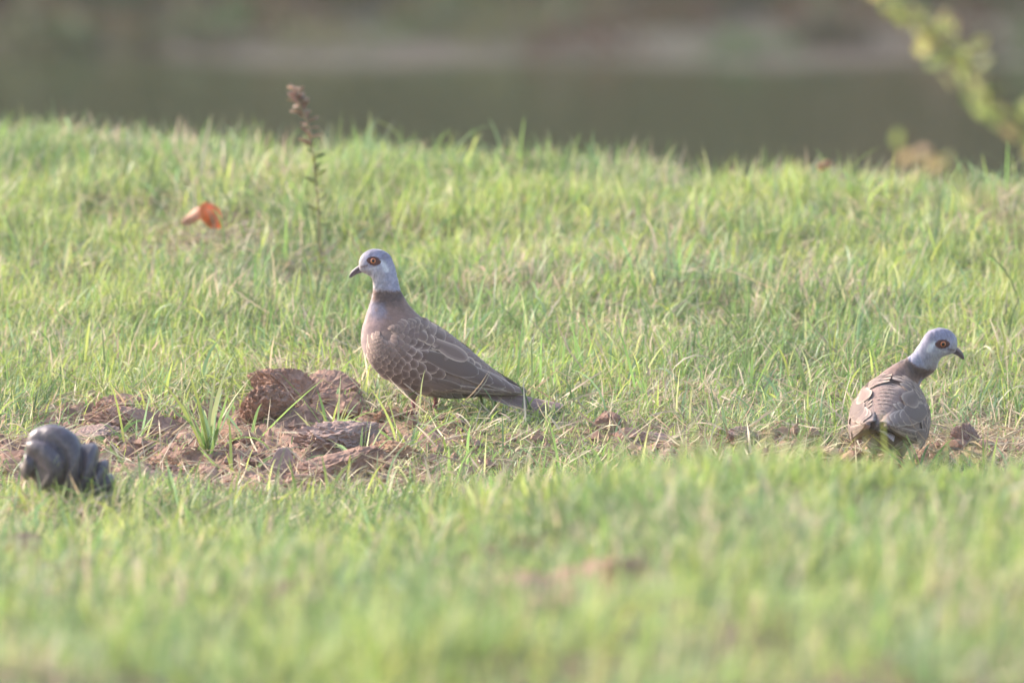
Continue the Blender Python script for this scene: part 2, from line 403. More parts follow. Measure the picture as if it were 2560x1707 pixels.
# ------------------------------------------------------------------ grass
def blade_mesh(name, pos, H, W, az, phi0, kap, cols, nseg, mat, twist=None, parent=None):
    """pos (n,3) roots; each blade a curved tapering strip"""
    n = len(pos)
    t = np.linspace(0, 1, nseg + 1)
    ang = phi0[:, None] + kap[:, None] * t[None, :] ** 1.4
    ds = (H / nseg)[:, None]
    mid = 0.5 * (ang[:, 1:] + ang[:, :-1])
    hx = np.concatenate([np.zeros((n, 1)), np.cumsum(np.sin(mid) * ds, 1)], 1)
    hz_ = np.concatenate([np.zeros((n, 1)), np.cumsum(np.cos(mid) * ds, 1)], 1)
    ca, sa = np.cos(az)[:, None], np.sin(az)[:, None]
    ctr = np.stack([pos[:, 0:1] + hx * ca, pos[:, 1:2] + hx * sa, pos[:, 2:3] + hz_], 2)
    tw = (twist if twist is not None else np.zeros(n))[:, None] * t[None, :] + rng.uniform(-0.7, 0.7, n)[:, None]
    # side vector: horizontal perpendicular to the azimuth, rotated about the blade axis by tw
    sx, sy = -sa, ca
    nx = np.cos(ang) * ca; ny = np.cos(ang) * sa; nz = -np.sin(ang)
    side = np.stack([sx * np.cos(tw) + nx * np.sin(tw), sy * np.cos(tw) + ny * np.sin(tw), nz * np.sin(tw)], 2)
    prof = np.interp(t, [0, 0.15, 0.5, 0.8, 1.0], [0.75, 1.0, 0.9, 0.5, 0.0])
    hw = 0.5 * W[:, None] * prof[None, :]
    l = ctr - side * hw[:, :, None]; r_ = ctr + side * hw[:, :, None]
    nv = 2 * nseg + 1
    V = np.empty((n, nv, 3), np.float32)
    V[:, 0:2 * nseg:2] = l[:, :nseg]; V[:, 1:2 * nseg:2] = r_[:, :nseg]; V[:, 2 * nseg] = ctr[:, nseg]
    loops = []; starts = []; 
    for i in range(nseg - 1):
        starts.append(len(loops)); loops += [2 * i, 2 * i + 1, 2 * i + 3, 2 * i + 2]
    starts.append(len(loops)); loops += [2 * (nseg - 1), 2 * (nseg - 1) + 1, 2 * nseg]
    loops = np.array(loops); starts = np.array(starts); nl = len(loops); npol = len(starts)
    LI = (np.arange(n)[:, None] * nv + loops[None, :]).ravel().astype(np.int32)
    PS = (np.arange(n)[:, None] * nl + starts[None, :]).ravel().astype(np.int32)
    me = bpy.data.meshes.new(name)
    me.vertices.add(n * nv); me.vertices.foreach_set('co', V.ravel())
    me.loops.add(n * nl); me.loops.foreach_set('vertex_index', LI)
    me.polygons.add(n * npol); me.polygons.foreach_set('loop_start', PS)
    me.polygons.foreach_set('use_smooth', np.ones(n * npol, bool))
    me.update(calc_edges=True)
    a = me.color_attributes.new('Col', 'FLOAT_COLOR', 'POINT')
    c = np.ones((n, nv, 4), np.float32); c[:, :, :3] = cols[:, None, :]
    a.data.foreach_set('color', c.ravel())
    me.materials.append(mat)
    o = bpy.data.objects.new(name, me); COL.objects.link(o)
    if parent: o.parent = parent
    return o

PAL = np.array([[0.186, 0.298, 0.088],    # fresh green
                [0.278, 0.342, 0.088],    # yellow green
                [0.174, 0.266, 0.132],    # blue green
                [0.352, 0.382, 0.172],    # pale lime
                [0.420, 0.345, 0.245],    # straw
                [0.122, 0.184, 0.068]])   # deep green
def blade_cols(x, y, n, dry, deep=0.45):
    g = fbm(x * 3.1 + 5, y * 1.7, 51); g2 = fbm(x * 9, y * 5, 57)
    pw = np.stack([0.9 + 0 * g, 0.3 + 2.2 * sstep(0.42, 0.62, g), 0.2 + 1.6 * sstep(0.5, 0.7, g2), 0.35 + 0.8 * sstep(0.4, 0.65, g),
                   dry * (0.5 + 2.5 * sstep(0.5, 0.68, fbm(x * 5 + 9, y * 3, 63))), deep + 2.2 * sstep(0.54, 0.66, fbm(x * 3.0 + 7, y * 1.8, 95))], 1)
    cum = np.cumsum(pw / pw.sum(1)[:, None], 1)
    k = (rng.random(n)[:, None] > cum).sum(1).clip(0, 5)
    c = PAL[k] * rng.uniform(0.8, 1.25, (n, 1)) * rng.uniform(0.93, 1.07, (n, 3))
    return c

def sample_strip(y0, y1, dens, half=0.0365, pad=0.12, inner=None):
    hw1 = half * y1 + pad
    n = int(dens * (y1 - y0) * 2 * hw1)
    y = rng.uniform(y0, y1, n); x = rng.uniform(-hw1, hw1, n)
    k = np.abs(x) < half * y + pad
    if inner is not None: k &= np.abs(x) > half * y + inner
    return x[k], y[k]
def strip(name, y0, y1, dens, H0, W0, nseg, dry=0.5, pad=0.12, label=None, lay=0.25, kapmul=1.0, deep=0.45, gap=0.45, inner=None):
    x, y = sample_strip(y0, y1, dens, pad=pad, inner=inner)
    e = y - edge_y(x)
    s = soil_mask(x, y)
    cl = fbm(x * 14, y * 9, 33)
    keep = (rng.random(len(x)) < (1 - 0.86 * s) * (0.45 + 0.9 * sstep(0.35, 0.6, cl)) * (1 - gap * (1 - sstep(0.42, 0.57, fbm(x * 8 + 2, y * 3.6 + 5, 35))))) & (e < 0.35)
    x, y, s, cl = x[keep], y[keep], s[keep], cl[keep]
    n = len(x)
    patch = 0.45 + 1.1 * fbm(x * 4.3 + 3, y * 2.6 + 8, 37)
    H = H0 * patch * rng.lognormal(0, 0.33, n) * (1 - 0.3 * s)
    tr = trodden(x, y)
    H = np.minimum(H, H0 * 2.4) * (1 - 0.50 * tr)
    W = W0 * rng.lognormal(0, 0.28, n)
    az = rng.uniform(0, 2 * np.pi, n) * 0.62 + 2 * np.pi * fbm(x * 6, y * 4, 41) * 1.4
    phi0 = np.abs(rng.normal(0.12, 0.25, n)); flat = rng.random(n) < lay
    phi0[flat] += rng.uniform(0.4, 1.0, flat.sum())
    phi0 += 0.35 * tr * rng.random(n)
    kap = np.abs(rng.normal(0.55, 0.55, n)) * kapmul; kap[rng.random(n) < 0.14] += 1.1
    z = height(x, y) - 0.004
    return blade_mesh(name, np.stack([x, y, z], 1), H, W, az, phi0, kap, blade_cols(x, y, n, dry, deep), nseg, M_GRASS, twist=rng.normal(0, 1.0, n))

QUICK = False
def build_grass():
    objs = []
    objs.append(strip('grass', 11.3, 15.9, 14500, 0.040, 0.0026, 4, dry=0.5, lay=0.35, deep=1.2, gap=0.78))  # deep green weighted up, painting in the weaker light on this slope
    objs.append(strip('grass', 15.9, 18.9, 36000, 0.031, 0.0017, 5, dry=0.7, lay=0.42, kapmul=1.25))
    objs.append(strip('grass', 18.9, 21.75, 29000, 0.034, 0.0018, 4, dry=0.5, lay=0.25))
    objs.append(strip('grass', 10.6, 21.75, 4600, 0.036, 0.0034, 3, dry=0.5, lay=0.25, pad=0.75, inner=0.12))
    for o in objs: o.name = 'grass'
    labs = ['short green grass on the near slope, blurred along the bottom', 'short mixed green grass around the doves', 'green grass of the far bank running to the water edge', 'green grass of the bank on either side of the view']
    for o, l in zip(objs, labs): tag(o, l, None, kind='stuff')
    # taller, broader blades scattered through the turf
    x, y = sample_strip(15.8, 21.6, 700)
    k = (soil_mask(x, y) < 0.4) & (y < edge_y(x) + 0.05) & (rng.random(len(x)) > 0.8 * trodden(x, y)); x, y = x[k], y[k]; n = len(x)
    H = 0.062 * rng.lognormal(0, 0.25, n); W = 0.0028 * rng.lognormal(0, 0.25, n)
    o = blade_mesh('long_grass', np.stack([x, y, height(x, y) - 0.004], 1), H, W, rng.uniform(0, 6.283, n), np.abs(rng.normal(0.1, 0.22, n)),
                   np.abs(rng.normal(0.8, 0.6, n)), blade_cols(x, y, n, 0.35), 6, M_GRASS, twist=rng.normal(0, 0.8, n))
    tag(o, 'longer grass blades standing out of the turf', None, kind='stuff')
    # dead straw lying in the sward
    x, y = sample_strip(15.9, 21.0, 3600)
    s = soil_mask(x, y); k = (rng.random(len(x)) < 0.45 + 0.4 * (s > 0.15) * (s < 0.8)) & (y < edge_y(x)); x, y = x[k], y[k]; n = len(x)
    H = 0.045 * rng.lognormal(0, 0.4, n); W = 0.0017 * rng.lognormal(0, 0.3, n)
    c = np.array([0.42, 0.34, 0.22]) * rng.uniform(0.55, 1.45, (n, 1)) * rng.uniform(0.94, 1.06, (n, 3))
    o = blade_mesh('dry_straw', np.stack([x, y, height(x, y) + rng.uniform(0, 0.012, n)], 1), H, W, rng.uniform(0, 6.283, n), rng.uniform(0.9, 1.6, n),
                   rng.normal(0.1, 0.4, n), c, 4, M_STRAW, twist=rng.normal(0, 1.5, n))
    tag(o, 'dead straw coloured grass lying in the turf', None, kind='stuff')
build_grass()
# ------------------------------------------------------------------ doves
U = 1.0 / 6572.0
def uv2xz(u, v): return (740.0 - u) * U, (1455.0 - v) * U
# profile stations: ventral u,v, dorsal u,v, half width (side-view units)
ST = np.array([
 [199, 280, 196, 238, 14], [215, 292, 199, 205, 40], [240, 305, 214, 165, 62], [272, 318, 250, 130, 80], [297, 336, 305, 108, 92],
 [308, 360, 380, 113, 97], [313, 392, 450, 160, 95], [312, 428, 490, 250, 90], [306, 470, 512, 350, 88], [294, 518, 532, 430, 92],
 [274, 580, 562, 492, 106], [246, 665, 615, 572, 138], [220, 770, 700, 652, 185], [220, 885, 805, 706, 225], [262, 990, 920, 775, 248],
 [350, 1092, 1020, 850, 256], [470, 1175, 1110, 920, 250], [600, 1245, 1190, 985, 228], [760, 1290, 1260, 1040, 195], [930, 1310, 1330, 1095, 155],
 [1080, 1302, 1400, 1150, 112], [1200, 1288, 1450, 1192, 80], [1310, 1290, 1500, 1228, 50], [1360, 1296, 1520, 1252, 24]], float)
WST = np.array([   # wing stations: lower edge u,v, upper edge u,v, half width
 [258, 880, 330, 745, 185], [300, 990, 430, 682, 236], [400, 1085, 560, 672, 272], [540, 1152, 700, 692, 290], [690, 1202, 835, 755, 294],
 [820, 1228, 965, 845, 282], [980, 1240, 1085, 925, 255], [1130, 1248, 1195, 1005, 220], [1280, 1252, 1305, 1085, 178], [1420, 1258, 1425, 1160, 135], [1550, 1256, 1535, 1215, 98]], float)
_tg = np.linspace(0, len(WST) - 1, 400)
WST[:, 4] *= 1.05
_wg = catmull(WST, _tg)
def wing_profile(c):
    return np.sqrt(np.clip(1 - ((c - 0.34) / 0.74) ** 2, 0.06, 1))
_hg = catmull(ST, np.linspace(0, 8, 500))
_bg = catmull(ST, np.linspace(4, len(ST) - 1, 500))
def _project(G, u, v):
    lo = G[:, 0:2]; d = G[:, 2:4] - lo
    cr = d[None, :, 0] * (v[:, None] - lo[None, :, 1]) - d[None, :, 1] * (u[:, None] - lo[None, :, 0])
    k = np.abs(cr / np.linalg.norm(d, axis=1)[None, :]).argmin(1)
    dd = d[k]; c = ((u - lo[k, 0]) * dd[:, 0] + (v - lo[k, 1]) * dd[:, 1]) / (dd ** 2).sum(1)
    return k, c
def wing_lat(u, v):
    """lateral distance (units) of the folded wing's surface at side-view point (u,v)"""
    u = np.asarray(u, float).ravel(); v = np.asarray(v, float).ravel()
    k, c = _project(_wg, u, v)
    wl = _wg[k, 4] * wing_profile(np.clip(c, -0.15, 1.05))
    kb, cb = _project(_bg, u, v)
    bl = _bg[kb, 4] * np.sqrt(np.clip(1 - (2 * cb - 1) ** 2, 0.0, 1)) ** 0.92 + 7
    t = _tg[k]
    b = sstep(-0.2, 1.7, t) * (1 - (1 - sstep(1.06, 0.50, c)) * sstep(1480, 1150, u))
    return bl * (1 - b) + np.maximum(wl, bl * b) * b, c

def body_color(u, v, lat, s):
    """plumage colour of the body at side view point"""
    n = len(u)
    def C(*c): return np.tile(np.array(c, float), (n, 1))
    def mixc(a, b, k): return a * (1 - k[:, None]) + b * k[:, None]
    nz = fbm(u * 0.02 + 3, v * 0.02 + lat * 0.02, 81) - 0.5
    nz2 = fbm(u * 0.06 + 13, v * 0.06 + lat * 0.05, 83) - 0.5
    c = C(0.235, 0.150, 0.125)                                           # brown mantle
    # distance from front edge fraction: use station (ventral->dorsal) implicitly through u - front
    front = sstep(520, 300, u + 120 * nz)
    c = mixc(c, C(0.290, 0.198, 0.192), front * sstep(560, 640, v))      # mauve grey breast
    c = mixc(c, C(0.235, 0.212, 0.260), sstep(470, 360, u + 260 * nz) * sstep(500, 545, v) * sstep(700, 600, v) * 0.9)
    c = mixc(c, C(0.340, 0.255, 0.240), sstep(330, 250, u + 60 * nz) * sstep(480, 560, v))
    belly = sstep(-60, 110, (v - (985 + 0.36 * (u - 262))) + 60 * nz)    # below the wing
    c = mixc(c, C(0.360, 0.225, 0.180), belly * sstep(840, 960, v))
    c = mixc(c, C(0.330, 0.290, 0.300), sstep(520, 660, u) * belly * sstep(60, 130, lat))
    c = mixc(c, C(0.145, 0.108, 0.094), sstep(700, 880, u) * belly * sstep(150, 70, lat))  # brown vent, darkened further with painted shade
    c = mixc(c, C(0.130, 0.096, 0.082), sstep(760, 920, u) * sstep(1120, 1230, v) * sstep(190, 100, lat))  # shadow beneath the tail painted into the brown vent
    # head
    hd = sstep(447, 418, v + 34 * nz2 - 0.06 * (u - 340))
    head = mixc(C(0.310, 0.292, 0.365), C(0.235, 0.213, 0.272), sstep(230, 130, v - 0.25 * (u - 330) + 60 * nz))   # crown greyer
    head = mixc(head, C(0.365, 0.340, 0.365), sstep(235, 290, v) * sstep(470, 380, u) * 0.8)
    head = mixc(head, C(0.500, 0.445, 0.405), sstep(310, 350, v) * sstep(345, 305, u))      # pale throat
    head = mixc(head, C(0.400, 0.360, 0.350), sstep(262, 215, u) * sstep(280, 220, v) * 0.7)  # forehead
    ws = np.exp(-(((u - (402 + 0.52 * (v - 205))) / 20) ** 2)) * sstep(178, 200, v) * sstep(300, 265, v)
    head = mixc(head, C(0.60, 0.58, 0.61), np.clip(ws * 1.3, 0, 1) * 0.95)
    c = mixc(c, head, hd)
    c = mixc(c, C(0.36, 0.33, 0.32), sstep(330, 300, u) * sstep(400, 440, v) * sstep(560, 500, v))
    # dark half collar
    nz3 = fbm(u * 0.11 + 3, v * 0.035 + lat * 0.09, 87) - 0.5
    pt = sstep(404, 470, v - 0.05 * (u - 340) + 40 * nz2 + 50 * nz3) * sstep(590, 480, v - 0.10 * (u - 400) + 60 * nz + 70 * nz3) * sstep(312, 385, u + 60 * nz2 + 60 * nz3) * sstep(578, 540, u)
    c = mixc(c, C(0.092, 0.068, 0.066), np.clip(pt * 1.15, 0, 1) * 0.88)
    # bare maroon skin round the eye
    eu, ev = (u - 331) / 60.0, (v - 196 - 0.10 * (u - 331)) / 37.0
    ed = np.abs(eu) ** 1.7 + np.abs(ev) ** 1.7
    c = mixc(c, C(0.105, 0.046, 0.042), sstep(1.12, 0.92, ed) * (v < 300) * (lat > 30))
    lore = np.exp(-(((v - (238 - 0.28 * (u - 262))) / 9) ** 2)) * sstep(205, 225, u) * sstep(300, 270, u)
    c = mixc(c, C(0.14, 0.08, 0.075), np.clip(lore, 0, 1) * 0.8 * (lat > 20))
    pale = np.exp(-(((v - (252 - 0.20 * (u - 330))) / 7) ** 2)) * sstep(275, 300, u) * sstep(395, 370, u)
    c = mixc(c, C(0.55, 0.53, 0.53), np.clip(pale, 0, 1) * 0.7)
    st = fbm(u * 0.16 + lat * 0.1, v * 0.05 + 0.03 * u, 89) - 0.5
    return c * (1 + 0.30 * nz2 + 0.42 * st * sstep(700, 450, v) + 0.2 * st)[:, None]

FEATHER_SHAPE_L = np.linspace(0, 1, 9)
def feather_patch(tip, ang, L, W, nl=9, nw=7, sharp=2.2):
    """side-view points (nl*nw,2), plus along/across/edge arrays, in units"""
    d = np.array([math.cos(ang), math.sin(ang)]); nrm = np.array([-d[1], d[0]])
    l = 1 - (1 - np.linspace(0, 1, nl)) ** 1.35
    w_ = np.linspace(-1, 1, nw)
    sh = (0.62 + 0.38 * np.clip(l / 0.5, 0, 1)) * np.sqrt(np.clip(1 - np.clip((l - 0.5) / 0.5, 0, 1) ** sharp, 0.0, 1))
    hw = W * np.maximum(sh, 0.02)
    P = tip[None, None, :] - d * (L * (1 - l))[:, None, None] + nrm * (w_[None, :, None] * hw[:, None, None])
    edge = np.minimum((1 - np.abs(w_))[None, :] * hw[:, None], (L * (1 - l))[:, None] * 0.9 + 0 * w_[None, :])
    return P.reshape(-1, 2), np.repeat(l, nw), np.tile(w_, nl), edge.ravel()

M_COVERT = mat_feather('covert_feather', (0.130, 0.082, 0.068), (0.235, 0.160, 0.135), (0.500, 0.370, 0.300), 0.0003, 0.0016, 0.0046)
M_COVERT_PALE = mat_feather('inner_covert_feather', (0.170, 0.109, 0.088), (0.255, 0.172, 0.138), (0.470, 0.335, 0.250), 0.0003, 0.0016, 0.0046)
M_COVERT_SOFT = mat_feather('shoulder_covert_feather', (0.175, 0.115, 0.096), (0.215, 0.146, 0.123), (0.330, 0.235, 0.190), 0.0002, 0.0012, 0.0034)
M_SCAP = mat_feather('scapular_feather', (0.175, 0.114, 0.093), (0.240, 0.164, 0.133), (0.520, 0.380, 0.285), 0.0005, 0.0014, 0.0032)
M_BACK = mat_feather('back_feather', (0.180, 0.118, 0.097), (0.215, 0.145, 0.120), (0.360, 0.258, 0.200), 0.0003, 0.0014, 0.0036)
M_FLANK = mat_feather('flank_feather', (0.27, 0.235, 0.24), (0.31, 0.27, 0.275), (0.44, 0.40, 0.41), 0.0003, 0.0012, 0.0034)
M_FLIGHT = mat_feather('flight_feather', (0.160, 0.106, 0.088), (0.190, 0.130, 0.108), (0.440, 0.330, 0.270), 0.0002, 0.0010, 0.0030)
M_FLIGHT_FAR = mat_feather('shoulder_feather', (0.085, 0.062, 0.055), (0.10, 0.075, 0.065), (0.20, 0.15, 0.12), 0.0002, 0.001, 0.003)
M_TAIL = mat_feather('tail_feather', (0.25, 0.145, 0.122), (0.28, 0.168, 0.14), (0.33, 0.275, 0.26), 0.0002, 0.0012, 0.004)
M_BILL = mat_simple('bill_horn', (0.125, 0.092, 0.115), 0.42, 0.5, 0.2, 300, 0.15)
M_IRIS = mat_simple('eye_iris', (0.52, 0.15, 0.045), 0.3, 0.5, 0.12, 900)
M_PUPIL = mat_simple('eye_pupil', (0.010, 0.008, 0.008), 0.3, 0.4, 0.05)
M_SKIN = mat_simple('leg_scale', (0.30, 0.085, 0.095), 0.55, 0.4, 0.3, 420, 0.5)

BORDER = np.array([[278, 900, 88], [300, 955, 84], [350, 1022, 74], [430, 1086, 58], [540, 1152, 44], [690, 1203, 35], [812, 1230, 25],
                   [905, 1180, 19], [955, 1105, 13], [972, 1005, 10], [970, 908, 12], [905, 815, 22], [795, 742, 27], [680, 700, 30]], float)
SHOULDER = np.array([425.0, 742.0])

def make_dove(name, pose, near_rows=7, far_rows=7, tail_lift=0.0, tail_roll=0.0):
    """root empty with parts; pose(P, kind, s) maps bird-local points to posed local points"""
    root = empty(name)
    # --- body: one continuous loft from bill base to tail base
    ns, nr = 230, 80
    tt = np.concatenate([np.linspace(0, 10, 150), np.linspace(10, len(ST) - 1, 81)[1:]]); ns = len(tt)
    S = catmull(ST, tt); S[:, 4] = np.maximum(S[:, 4], 2)
    th = np.linspace(0, 2 * np.pi, nr, endpoint=False)
    m = 0.5 - 0.5 * np.cos(th); lt = np.sin(th); lt = np.sign(lt) * np.abs(lt) ** 0.92
    u = S[:, 0:1] * (1 - m) + S[:, 2:3] * m; v = S[:, 1:2] * (1 - m) + S[:, 3:4] * m; la = S[:, 4:5] * lt
    u = u.ravel(); v = v.ravel(); la = la.ravel(); ss = np.repeat(tt, nr)
    fz = (fbm(u * 0.035 + 5, v * 0.035 + la * 0.03, 91, 3) - 0.5)
    x, z = uv2xz(u, v); P = np.stack([x, la * U, z], 1)
    # soft unevenness of the plumage
    cx = np.repeat(P.reshape(ns, nr, 3).mean(1), nr, 0); dirn = P - cx; ln = np.linalg.norm(dirn, axis=1)[:, None] + 1e-9
    P = P + dirn / ln * (fz * 0.0016 * sstep(1.5, 5, ss))[:, None]
    cols = body_color(u, v, np.abs(la), ss)
    Fc = grid_faces(ns, nr, wrap=True); Fc.append(tuple(range(nr))); Fc.append(tuple(range(ns * nr - 1, ns * nr - nr - 1, -1)))
    mesh_obj('body', pose(P, ss), Fc, M_PLUM, root, cols=cols)
    HS = np.zeros(1)
    # --- bill: upper and lower mandible
    up = np.array([[262, 262, 248, 224, 26], [235, 268, 218, 228, 27], [200, 284, 190, 244, 22], [170, 301, 160, 266, 17], [143, 319, 135, 291, 12], [124, 336, 119, 318, 7], [114, 348, 113, 342, 2]], float)
    lo = np.array([[255, 296, 262, 256, 22], [225, 300, 232, 264, 21], [196, 306, 200, 279, 17], [168, 318, 170, 296, 12], [144, 333, 144, 314, 8], [126, 345, 125, 333, 3]], float)
    for nm, B in (('upper_bill', up), ('lower_bill', lo)):
        tb = np.linspace(0, len(B) - 1, 22); Bs = catmull(B, tb); th2 = np.linspace(0, 2 * np.pi, 14, endpoint=False)
        mm = 0.5 - 0.5 * np.cos(th2); ll = np.sin(th2)
        uu = (Bs[:, 0:1] * (1 - mm) + Bs[:, 2:3] * mm).ravel(); vv = (Bs[:, 1:2] * (1 - mm) + Bs[:, 3:4] * mm).ravel(); l2 = (Bs[:, 4:5] * ll).ravel()
        xx, zz = uv2xz(uu, vv); Pb = np.stack([xx, l2 * U, zz], 1)
        f2 = grid_faces(22, 14, wrap=True); f2.append(tuple(range(14))); f2.append(tuple(range(22 * 14 - 1, 21 * 14 - 1, -1)))
        mesh_obj(nm, pose(Pb, np.zeros(len(Pb))), f2, M_BILL, root)
    # --- eyes: domed iris with pupil
    for side in (1, -1):
        ex, ez = uv2xz(327, 193); ey = 87 * U * side
        def dome(r0, depth, off, nring=7, nsg=28):
            pts = []
            for i in range(nring):
                a = i / (nring - 1) * math.pi / 2
                for k in range(nsg):
                    b = 2 * math.pi * k / nsg
                    pu, pv = 327 - r0 / U * math.sin(a) * math.cos(b), 193 - r0 / U * math.sin(a) * math.sin(b)
                    kb, cb = _project(_hg, np.array([pu]), np.array([pv])); bl = _hg[kb[0], 4] * math.sqrt(max(1 - (2 * cb[0] - 1) ** 2, 0)) ** 0.92 * U
                    pts.append((ex + r0 * math.sin(a) * math.cos(b), side * (bl + off + depth * math.cos(a)), ez + r0 * math.sin(a) * math.sin(b)))
            return np.array(pts), grid_faces(nring, nsg, wrap=True)
        V, Fq = dome(21 * U, 7 * U, 0.5 * U)
        eye = mesh_obj('eye', pose(V, np.full(len(V), 3.5)), Fq, M_IRIS, root)
        V, Fq = dome(14 * U, 3 * U, 5.4 * U)
        mesh_obj('pupil', pose(V, np.full(len(V), 3.5)), Fq, M_PUPIL, eye)
    # --- wings
    for side in (1, -1):
        rows = near_rows if side == 1 else far_rows
        tt2 = np.linspace(0, len(WST) - 1, 60); W2 = catmull(WST, tt2); cc = np.linspace(0.02, 0.98, 22)
        uu = W2[:, 0:1] * (1 - cc) + W2[:, 2:3] * cc; vv = W2[:, 1:2] * (1 - cc) + W2[:, 3:4] * cc
        la = wing_lat(uu, vv)[0].reshape(uu.shape)
        x, z = uv2xz(uu.ravel(), vv.ravel())
        sinkb = (0.0012 + 0.006 * sstep(1.3, 0, tt2)[:, None] + 0 * la).ravel()
        Po = np.stack([x, side * (la.ravel() * U - sinkb), z], 1); Pi = np.stack([x, side * (la.ravel() * U * 0.80 - 0.003 - sinkb), z], 1)
        V = np.concatenate([Po, Pi]); n1 = 60 * 22
        f = grid_faces(60, 22); f2 = [tuple(reversed([q + n1 for q in a])) for a in f]
        rim = []
        bd = [i * 22 for i in range(60)] + [59 * 22 + j for j in range(1, 22)] + [i * 22 + 21 for i in range(58, -1, -1)] + [j for j in range(20, 0, -1)]
        for a, b in zip(bd, bd[1:] + bd[:1]): rim.append((a, b, b + n1, a + n1))
        col = np.tile(np.array([0.215, 0.147, 0.124]), (len(V), 1))
        wing = mesh_obj('wing', pose(V, np.full(len(V), 16.0)), f + f2 + rim, M_PLUM, root, cols=col)
        def put(nm, tip, ang, L, W, mat, off0, off1, nl=9, nw=7, sharp=2.2, on_body=False):
            P2, l, wv, ed = feather_patch(np.array(tip, float), ang, L, W, nl, nw, sharp)
            lat, c = wing_lat(P2[:, 0], P2[:, 1])
            if on_body:
                kb, cb = _project(_bg, P2[:, 0], P2[:, 1]); lat = _bg[kb, 4] * np.sqrt(np.clip(1 - (2 * cb - 1) ** 2, 0.02, 1)) ** 0.92
            off = off0 + (off1 - off0) * (l ** (0.55 if off0 < -0.002 else 1.3) - 0.22 * np.clip((l - 0.75) / 0.25, 0, 1) ** 2) + 0.0005 * (1 - wv ** 2)
            ql = np.clip(lat / 250.0, 0, 1); dn = np.where(c > 0.45, np.sqrt(1 - ql ** 2), 0.0)
            x, z = uv2xz(P2[:, 0] + 0.55 * dn * off / U, P2[:, 1] - 0.83 * dn * off / U)
            P3 = np.stack([x, side * (lat * U + off * np.where(c > 0.45, ql, 1.0)), z], 1)
            mesh_obj(nm, pose(P3, np.full(len(P3), 16.0)), grid_faces(nl, nw), mat, wing, attrs={'edge': ed * U, 'shaft': l * L / 60 + np.abs(wv) * 0.8})
        R = random.Random(5 + side)
        # primaries and secondaries
        for i, (tu, tv) in enumerate([(1552, 1250), (1520, 1254), (1470, 1256), (1405, 1257), (1330, 1255), (1250, 1251), (1165, 1246), (1080, 1240)]):
            L = 760 - 40 * i; a = math.radians(3.0 + 1.2 * i)
            put('primary_feather', (tu, tv - 4 - 5 * i), a, L, 24, M_FLIGHT, -0.0006 + 0.00016 * i, 0.0002 + 0.00016 * i, 10, 5, 3.0)
        for i, (tu, tv) in enumerate([(1080, 1190), (1020, 1205), (960, 1218)]):
            put('secondary_feather', (tu, tv), math.radians(12 + 4 * i), 420, 36, M_FLIGHT, 0.0002, 0.0014, 10, 5, 3.0)
        # tertials
        for i, (tu, tv, a, L, W) in enumerate([(1496, 1236, 28, 520, 36), (1416, 1204, 27, 520, 44), (1318, 1166, 26, 500, 54), (1200, 1092, 22, 430, 66), (1105, 985, 30, 300, 48)]):
            put('tertial_feather', (tu, tv), math.radians(a), L, W, M_FLIGHT if i < 4 else M_COVERT_PALE, 0.0006 + 0.0003 * i, 0.0013 + 0.0003 * i, 11, 7, 2.4)
        # loose flank feathers under the wing's lower edge
        for uu_ in range(1000, 470, -62):
            kk = int(np.abs(_wg[:, 0] - uu_).argmin()); lv = _wg[kk, 1]
            for jj in range(2):
                tip = np.array([uu_ + R.uniform(20, 70), lv + 52 - 34 * jj + R.uniform(-10, 10)])
                put('flank_feather', tip, math.radians(48 + R.uniform(-12, 12)), 150, 34, M_FLANK, -0.0010, 0.0016 + 0.0006 * jj, 8, 5, 1.8, True)
        # scapulars laid over the back, hindmost first
        for uu_ in range(1170, 660, -58):
            kk = int(np.abs(0.5 * (_wg[:, 0] + _wg[:, 2]) - uu_).argmin()); lo_, hi_ = _wg[kk, 0:2], _wg[kk, 2:4]
            for jj, c_ in enumerate((0.86, 0.74, 0.62)):
                if (c_ < 0.8 and uu_ < 860) or (c_ < 0.7 and (uu_ < 960 or uu_ > 1090)): continue
                tip = lo_ + (hi_ - lo_) * (c_ + R.uniform(-.03, .03)) + np.array([R.uniform(-12, 12) + 30 + (29 if jj % 2 else 0), 24 + (18 if jj % 2 else 0)])
                put('scapular_feather', tip, math.radians(36 - 5 * jj + R.uniform(-4, 4)), 140, 37, M_SCAP, -0.0026, 0.0010 + (1150 - uu_) * 3e-6 + (1230 - uu_) * 1.5e-6, 9, 7, 2.2)
        # coverts in rows that shrink towards the shoulder
        fr = [1.0, 0.87, 0.75, 0.64, 0.535, 0.44, 0.35, 0.265][:rows]
